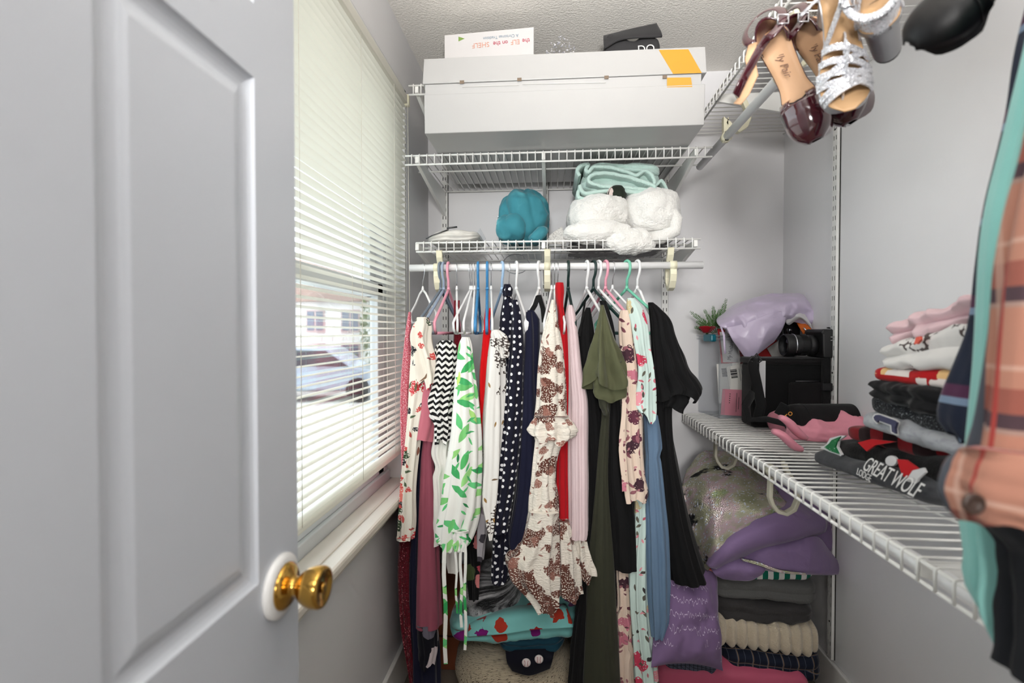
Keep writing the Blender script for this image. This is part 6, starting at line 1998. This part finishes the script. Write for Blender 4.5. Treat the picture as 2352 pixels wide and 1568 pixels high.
def strip(path, Y0, Y1, th, m, name='fold'):
    """thick folded sheet: path in picture coordinates at depth Y0, running back to Y1"""
    keys = [(i / (len(path) - 1), p[0], p[1]) for i, p in enumerate(path)]
    n = 64
    C = [PY(*interp(keys, i / (n - 1)), Y0) for i in range(n)]
    rows = []
    for i in range(n):
        t_ = (C[min(n - 1, i + 1)] - C[max(0, i - 1)])
        nr = Vector((-t_.z, 0, t_.x)).normalized() * th
        c = C[i]
        dY = Vector((0, 1, 0))
        ring = []
        for k in range(8):
            a = -pi / 2 + pi * k / 7
            ring.append(c + nr * sin(a) + dY * (th * (1 - cos(a))))
        ring += [c + nr + dY * (Y1 - Y0), c - nr + dY * (Y1 - Y0)]
        ring = [p + Vector((0, 0, 1)) * (0.003 * fbm(p * 30, 2)) for p in ring]
        rows.append(ring)
    b = MB().grid(rows, closed=True)
    b.add(rows[0], [tuple(range(len(rows[0])))])
    b.add(rows[-1], [tuple(range(len(rows[-1]) - 1, -1, -1))])
    return world_part(mb_, b, name, m)


strip([(1496, 436), (1440, 430), (1392, 426), (1362, 420), (1352, 412), (1362, 400), (1400, 396), (1450, 408), (1490, 420), (1504, 428), (1500, 438), (1460, 440), (1400, 436), (1350, 442), (1336, 436), (1332, 424)], 1.655, 1.92, 0.0062, MINT)
strip([(1332, 402), (1326, 390), (1336, 378), (1352, 376), (1346, 388), (1352, 394), (1366, 382), (1400, 382), (1440, 394), (1462, 402), (1482, 390), (1498, 402), (1504, 418), (1496, 426)], 1.66, 1.92, 0.0060, MINT)
strip([(1336, 430), (1328, 440), (1330, 452), (1346, 458)], 1.665, 1.92, 0.0062, MINT)
strip([(1506, 424), (1520, 414), (1530, 430), (1534, 446), (1520, 446), (1512, 436)], 1.68, 1.92, 0.0055, MINT)
world_part(mb_, folded((PY(1336, 400, 1.69).x, 1.69, 0), (PY(1522, 400, 1.69).x, 1.69, 0), (0, 1, 0), 0.24, (PY(1400, 444, 1.69).z,) * 2, (PY(1336, 378, 1.69).z, PY(1522, 374, 1.69).z), layers=4, seed=41, amp=0.006, groove=0.018), 'inner_folds', MINT)
slabY('mint_top_fold', '', '', 1344, 1526, (368, 384), (366, 400), 1.675, 0.24, MINT, None, layers=2, seed=42, amp=0.006) if False else None
world_part(mb_, folded((PY(1350, 380, 1.672).x, 1.672, 0), (PY(1522, 380, 1.672).x, 1.672, 0), (0, 1, 0), 0.25, (PY(1350, 384, 1.67).z, PY(1522, 404, 1.67).z), (PY(1350, 371, 1.67).z, PY(1522, 368, 1.67).z), layers=2, seed=43, amp=0.006, groove=0.010), 'top_fold', MINT)

wh = thing('wire_hanger_loop', 'bare steel wire loop dangling under the middle shelf', 'wire loop', loc=PY(1190, 600, 1.80))
world_part(wh, MB().tube([PY(1186 + 30 * cos(q), 603 + 24 * sin(q) + q * 1.0, 1.80 + 0.01 * q) for q in [0.35 * k for k in range(20)]], 0.0016, 6), 'wire', SILVER)
wh = thing('wire_ring', 'thin steel wire ring behind the teal blanket', 'wire loop', loc=PY(1160, 540, 1.86))
world_part(wh, MB().tube([PY(1166 + 26 * cos(q), 516 + 36 * sin(q), 1.86) for q in [0.3 * k for k in range(22)]], 0.0014, 6), 'wire', SILVER)
# ================================================================= shoes hooked on the high shelf
PAT = mat('burgundy_patent', (64, 14, 26), 0.12, coat=1.0, spec=0.6)
TAN = mat('tan_leather', (222, 176, 136), 0.5, vary=0.08)
TAN2 = mat('tan_insole_dark', (206, 164, 118), 0.5, vary=0.1)
SOLE = mat('black_sole', (24, 20, 22), 0.6)
GLIT = cloth('silver_glitter', (196, 196, 200), space='Object', glit=(900, 0.45, (240, 240, 246)))
GLITD = mat('silver_sole', (150, 150, 152), 0.35, metal=0.6)
BLKL = mat('black_leather', (6, 6, 7), 0.45, spec=0.3)


def half_w(x):
    return interp([(0, 0.012), (0.04, 0.024), (0.12, 0.029), (0.3, 0.026), (0.48, 0.025), (0.68, 0.036), (0.82, 0.037), (0.93, 0.027), (1.0, 0.008)], x)[0]


def shoe_frame(H, T, U):
    H, T = Vector(H), Vector(T)
    x = (T - H).normalized()
    z = Vector(U)
    z = (z - x * z.dot(x)).normalized()
    y = z.cross(x)
    M = Matrix((x, y, z)).transposed().to_4x4()
    M.translation = H
    return M


def sole_z(x, hh, plat):
    """height of the insole above the ground plane of the shoe"""
    return interp([(0, hh), (0.22, hh * 0.97), (0.45, hh * 0.62), (0.64, plat + 0.012), (0.75, plat + 0.004), (1.0, plat + 0.006)], x)[0]


def make_shoe(name, label, H, T, U, kind, L=0.235, hh=0.085, plat=0.026, loose=True):
    M = shoe_frame(H, T, U)
    M = M @ Matrix.Translation((0, 0, -hh * 0.75))
    t = thing(name, label, 'shoe', loc=M @ Vector((L * 0.5, 0, 0)))
    o = t.location
    A = lambda p: (M @ Vector(p)) - o
    N = 40
    cols = {'pump': (PAT, TAN, PAT), 'sandal': (GLITD, TAN2, GLIT), 'black': (BLKL, mat('brown_insole', (150, 92, 62), 0.5), BLKL)}[kind]
    # insole and sole body
    top, bot = [], []
    for i in range(N):
        f = i / (N - 1)
        w = half_w(f)
        z = sole_z(f, hh, plat)
        zbm = z - 0.006 if f < 0.6 else lerp(z - 0.006, 0.0, min(1, (f - 0.6) / 0.06))
        if f > 0.93:
            zbm = 0.02 * ((f - 0.93) / 0.07) ** 2
        top.append([(f * L, w * s, z + 0.002 * s * s) for s in (-1, -0.6, 0, 0.6, 1)])
        bot.append([(f * L, w * s * 0.97, zbm) for s in (-1, 1)])
    MB().grid([[A((p[0], p[1] * 0.94, p[2] + 0.002)) for p in r] for r in top]).build('insole', cols[1], t, solid=0.002)
    sb = MB()
    for s in (0, 4):
        sb.grid([[A(top[i][s]), A(bot[i][0 if s == 0 else 1])] for i in range(N)])
    sb.grid([[A(b[0]), A(b[1])] for b in bot])
    sb.grid([[A(r[0]), A(r[4])] for r in top])
    sb.build('sole', cols[0], t)
    # heel block
    hz = []
    for k, (zz_, sc, dx) in enumerate(((hh - 0.006, 1.0, 0), (hh * 0.6, 0.92, 0.002), (0.004, 0.82, 0.006), (0.0, 0.80, 0.006))):
        ring = []
        for q in range(24):
            a = 2 * pi * q / 24
            cx = 0.030 + 0.028 * sc * cos(a)
            ring.append(A((max(0.002, cx) + dx * 0, 0.025 * sc * sin(a), zz_)))
        hz.append(ring)
    hb = MB().grid(hz, closed=True)
    hb.add(hz[-1], [tuple(range(24))])
    h_ = hb.build('heel', cols[0], t)
    MB().add([A((0.030 + 0.0225 * cos(2 * pi * q / 20), 0.0195 * sin(2 * pi * q / 20), -0.002)) for q in range(20)], [tuple(range(20))]).build('heel_tip', SOLE, h_, solid=0.004)
    if kind in ('pump', 'black'):
        # vamp over the toes, open towards the heel
        R = []
        for i in range(22):
            f = 0.60 + 0.40 * i / 21
            w = half_w(f) + 0.0025
            z = sole_z(f, hh, plat)
            hgt = interp([(0.60, 0.010), (0.66, 0.034), (0.75, 0.040), (0.86, 0.034), (0.95, 0.022), (1.0, 0.008)], f)[0]
            edge = interp([(0.60, 0.62), (0.66, 0.25), (0.72, 0.0), (1, 0)], f)[0]
            row = []
            for k in range(17):
                a = pi * k / 16
                ca = cos(a)
                zz_ = z + hgt * sin(a) ** 0.8
                row.append(A((f * L + 0.006 * (i / 21) ** 2 - edge * 0.05 * (1 - abs(ca)) * 0, -w * ca, zz_)))
            R.append(row)
        # cut the topline: first rows only keep the sides
        vb = MB()
        vb.grid(R[5:])
        for side in (slice(0, 7), slice(10, 17)):
            vb.grid([r[side] for r in R[:6]])
        vp = vb.build('vamp', cols[2], t, solid=0.0025)
        tl = MB().tube([R[0][0], R[1][2], R[3][5], R[5][7], R[5][8], R[5][9], R[3][11], R[1][14], R[0][16]], 0.0016, 6)
        tl.build('topline_binding', SOLE if kind == 'pump' else BLKL, vp)
        # heel counter
        R = []
        for i in range(8):
            g = i / 7
            row = []
            for k in range(15):
                a = -pi * 0.62 + 2 * pi * 0.62 * k / 14
                x = 0.032 - 0.033 * cos(a)
                w = 0.027 * sin(a)
                row.append(A((x + 0.004 * g, w * (1 - 0.08 * g), hh + 0.052 * g * (0.55 + 0.45 * cos(a)) - 0.004)))
            R.append(row)
        MB().grid(R).build('heel_counter', cols[2], t, solid=0.0025)
    if kind == 'pump':
        # ankle strap: loop, buckle and loose ends
        ring = [A((0.028 + 0.036 * cos(q), 0.034 * sin(q), hh + 0.062 + 0.012 * cos(q))) for q in [2 * pi * k / 24 for k in range(22)]]
        st = MB().tube(ring, 0.0075, 8, flat=(1.0, 0.2)).build('ankle_strap', PAT, t)
        e0, e1 = ring[0], ring[-1]
        if loose:
          MB().tube([e0, e0 + Vector((-0.02, -0.01, -0.03)), e0 + Vector((-0.045, -0.02, -0.075)), e0 + Vector((-0.062, -0.022, -0.11))], 0.0085, 8, flat=(1.0, 0.2)).build('strap_end', PAT, st)
        if loose:
          MB().tube([e1, e1 + Vector((-0.01, -0.012, -0.03)), e1 + Vector((-0.006, -0.02, -0.07)), e1 + Vector((-0.02, -0.02, -0.10)), e1 + Vector((-0.034, -0.02, -0.118))], 0.0085, 8, flat=(0.2, 1.0)).build('strap_lining', TAN, st)
        q0 = ring[4]
        MB().tube([q0 + Vector(d) for d in ((-0.009, -0.004, -0.008), (0.009, -0.004, -0.008), (0.009, -0.004, 0.008), (-0.009, -0.004, 0.008), (-0.009, -0.004, -0.008))], 0.0016, 6).build('buckle', SILVER, st)
        lettering('Lolly Pair', t, Matrix.Translation(-Vector(o)) @ M @ frame((L * 0.30, 0, sole_z(0.3, hh, plat) + 0.006), (1, 0, -0.25), (0, 1, 0)), 0.018, mat('insole_stamp', (120, 86, 70), 0.7), shear=0.4)
    if kind == 'sandal':
        def strap(fa, sa, fb, sb_, lift, w=0.0062, nm='strap'):
            pts = []
            for k in range(11):
                g = k / 10
                f = lerp(fa, fb, g)
                s = lerp(sa, sb_, g)
                z = sole_z(f, hh, plat)
                pts.append(A((f * L, s * half_w(f) * 1.03, z + lift * sin(pi * g) ** 0.7)))
            return MB().band(pts, A((1, 0, 0)) - A((0, 0, 0)), w * 1.7, 0.0014).build(nm, GLIT, t)
        for (fa, fb) in ((0.90, 0.80), (0.86, 0.72), (0.76, 0.86), (0.68, 0.80), (0.60, 0.72), (0.74, 0.60), (0.52, 0.64)):
            strap(fa, -1, fb, 1, 0.030)
        strap(0.88, -0.2, 0.45, 0.15, 0.034, nm='centre_strap')
        strap(0.12, -1, 0.50, 0.9, 0.055)
        strap(0.12, 1, 0.50, -0.9, 0.055)
        ring = [A((0.030 + 0.036 * cos(q), 0.033 * sin(q), hh + 0.060 + 0.010 * cos(q))) for q in [2 * pi * k / 24 for k in range(23)]]
        st = MB().tube(ring, 0.0055, 8, flat=(1.0, 0.22)).build('ankle_strap', GLIT, t)
        q0 = ring[6]
        MB().tube([q0 + Vector(d) for d in ((-0.010, -0.005, -0.008), (0.010, -0.005, -0.008), (0.010, -0.005, 0.008), (-0.010, -0.005, 0.008), (-0.010, -0.005, -0.008))], 0.002, 6).build('buckle', SILVER, st)
        MB().tube([ring[0], ring[0] + Vector((-0.02, -0.02, -0.03)), ring[0] + Vector((-0.05, -0.02, -0.035)), ring[0] + Vector((-0.075, -0.015, -0.06))], 0.004, 8, flat=(0.3, 1)).build('strap_end', GLIT, st)
        R = []
        for i in range(6):
            g = i / 5
            R.append([A((0.032 - 0.033 * cos(a), 0.027 * sin(a), hh + 0.04 * g * (0.5 + 0.5 * cos(a)) - 0.004)) for a in [-1.6 + 3.2 * k / 12 for k in range(13)]])
        MB().grid(R).build('heel_counter', GLIT, t, solid=0.0025)
    return t


make_shoe('burgundy_pump', 'burgundy patent platform pump with open ankle strap, left one of the pair', PY(1776, 84, 1.03), PY(1866, 312, 0.97), (-0.62, -0.75, 0.05), 'pump', L=0.225)
make_shoe('burgundy_pump', 'burgundy patent platform pump half hidden behind the silver sandal', PY(1866, 60, 1.05), PY(1934, 280, 0.99), (-0.86, -0.5, 0.0), 'pump', L=0.215, loose=False)
make_shoe('silver_sandal', 'silver glitter strappy sandal hanging toe down beside the burgundy pumps', PY(1914, -50, 0.84), PY(1960, 222, 0.82), (-0.35, -0.92, 0.1), 'sandal', L=0.205, hh=0.075, plat=0.012)
make_shoe('silver_sandal', 'silver glitter sandal with its block heel pointing down, right one of the pair', PY(2030, 92, 0.82), PY(1978, -150, 0.86), (-0.42, -0.30, 0.86), 'sandal', L=0.20, hh=0.10, plat=0.012)
make_shoe('black_pump', 'black leather pump lying on the edge of the high shelf', PY(2350, -165, 0.74), PY(2148, 2, 0.72), (-0.62, -0.60, 0.5), 'black', L=0.185, hh=0.07, plat=0.012)
make_shoe('black_pump', 'black leather pump mostly out of sight above the other black one', PY(2440, -190, 0.64), PY(2270, -66, 0.66), (-0.62, -0.66, 0.42), 'black', L=0.17, hh=0.06, plat=0.012)

bk = thing('wicker_basket', 'brown woven basket on the high shelf seen through the wires', 'basket', loc=(XT + 0.16, 1.16, zT + 0.003))
WICK = mat('wicker', (150, 104, 58), 0.7, vary=0.35, bump=(180, 0.8, 0.004))
for k in range(9):
    rr = 0.10 + 0.012 * sin(k * 0.35)
    MB().tube([(rr * cos(2 * pi * q / 28), 0.13 / 0.10 * rr * sin(2 * pi * q / 28), 0.008 + k * 0.0155) for q in range(29)], 0.0085, 8).build('coil', WICK, bk)
MB().lathe([(0.0, 0.002), (0.098, 0.002), (0.098, 0.006), (0.0, 0.006)], 28).build('base', WICK, bk)
bd2 = thing('beaded_clutch', 'silver beaded clutch lying on the high shelf above the pumps', 'clutch bag', loc=(XT + 0.12, 1.40, zT + 0.003))
world_part(bd2, folded((XT + 0.05, 1.52, 0), (XT + 0.05, 1.30, 0), (1, 0, 0), 0.16, (zT + 0.003,) * 2, (zT + 0.035,) * 2, layers=1, seed=50, amp=0.003), 'purse', cloth('silver_beads', (196, 188, 176), [('dots', 160, 0.3, 0.5, (240, 236, 230))], space='Object'))

# ================================================================= clothes on the right rod, close to the camera
GF = 'clothes hanging close by on the right'
F_flan = cloth('orange_plaid_flannel', (164, 116, 98), [('plaid', 9, 0.36, (112, 40, 38), 0.6), ('plaid', 9, 0.16, (34, 44, 56), 0.8), ('plaid', 18, 0.08, (190, 158, 142), 0.55), ('stripe', 0, 13, 0.2, (70, 74, 82)), ('stripe', 0, 26, 0.1, (150, 60, 54))], rough=0.95)
F_navp = cloth('navy_purple_plaid', (30, 36, 52), [('plaid', 9, 0.22, (92, 44, 74), 0.6), ('plaid', 9, 0.08, (130, 160, 184), 0.6)], rough=0.95)
F_minf = cloth('mint_bathrobe_fleece', (136, 192, 184), rough=0.95, sheen=0.3)
F_dkr = cloth('black_fleece', (22, 24, 28), sheen=0.1)


def near(name, label, cat, rows, Yf, dep, m, parts=(), **kw):
    t = garment(name, label, cat, rows, Yf, dep, m, parts=parts, **kw)
    t['group'] = GF
    return t


near('navy_plaid_shirt', 'navy and purple plaid shirt behind the mint robe at the right edge', 'shirt',
     [(-420, 2490, 2520), (-360, 2450, 2580), (-200, 2420, 2560), (60, 2362, 2500), (200, 2342, 2500), (400, 2305, 2500), (600, 2278, 2500), (760, 2258, 2480), (860, 2226, 2460), (950, 2192, 2440), (1010, 2182, 2420), (1040, 2200, 2400)], 0.60, 0.10, F_navp, k=5, amp=0.006, seed=61, hem=(0.01, 2))
near('mint_bathrobe', 'mint fleece bathrobe at the right edge hanging below the plaid cuff', 'bathrobe',
     [(-570, 2580, 2610), (-500, 2520, 2670), (-250, 2450, 2600), (100, 2372, 2520), (250, 2340, 2520), (450, 2300, 2500), (700, 2278, 2480), (950, 2262, 2470), (1150, 2246, 2460), (1230, 2237, 2460), (1280, 2240, 2440), (1330, 2248, 2420), (1400, 2244, 2400), (1450, 2270, 2390), (1495, 2300, 2370)], 0.52, 0.10, F_minf, k=6, amp=0.008, seed=62, hem=(0.008, 2))
fl = near('plaid_flannel', 'orange and red plaid flannel shirt nearest the camera at the right edge', 'shirt',
          [(-800, 2690, 2730), (-700, 2600, 2800), (-400, 2520, 2740), (0, 2430, 2640), (300, 2378, 2560), (450, 2340, 2560), (600, 2312, 2560), (760, 2296, 2560), (900, 2278, 2560), (1000, 2262, 2560), (1080, 2240, 2560)], 0.44, 0.10, F_flan, k=7, amp=0.007, seed=63,
          parts=[('cuff', [(1050, 2262, 2540), (1080, 2222, 2540), (1120, 2198, 2540), (1170, 2194, 2530), (1215, 2206, 2520), (1238, 2240, 2500)], 0.425, 0.08, F_flan, dict(k=4, amp=0.006, seed=64, hem=(0.008, 1.5)))])
bq = PY(2234, 1156, 0.415)
world_part(fl, MB().lathe([(0.0085, 0), (0.0085, 0.002), (0.006, 0.003), (0.0045, 0.0018), (0.0, 0.0018)], 20, Matrix.Translation(bq) @ Matrix.Rotation(pi / 2, 4, 'X')), 'button', mat('brown_button', (52, 36, 28), 0.4))
near('black_robe', 'black fleece garment in the lower right corner', 'robe',
     [(1160, 2300, 2560), (1200, 2220, 2540), (1240, 2262, 2520), (1300, 2320, 2520), (1400, 2318, 2520), (1600, 2310, 2520)], 0.47, 0.08, F_dkr, k=5, amp=0.006, seed=65)
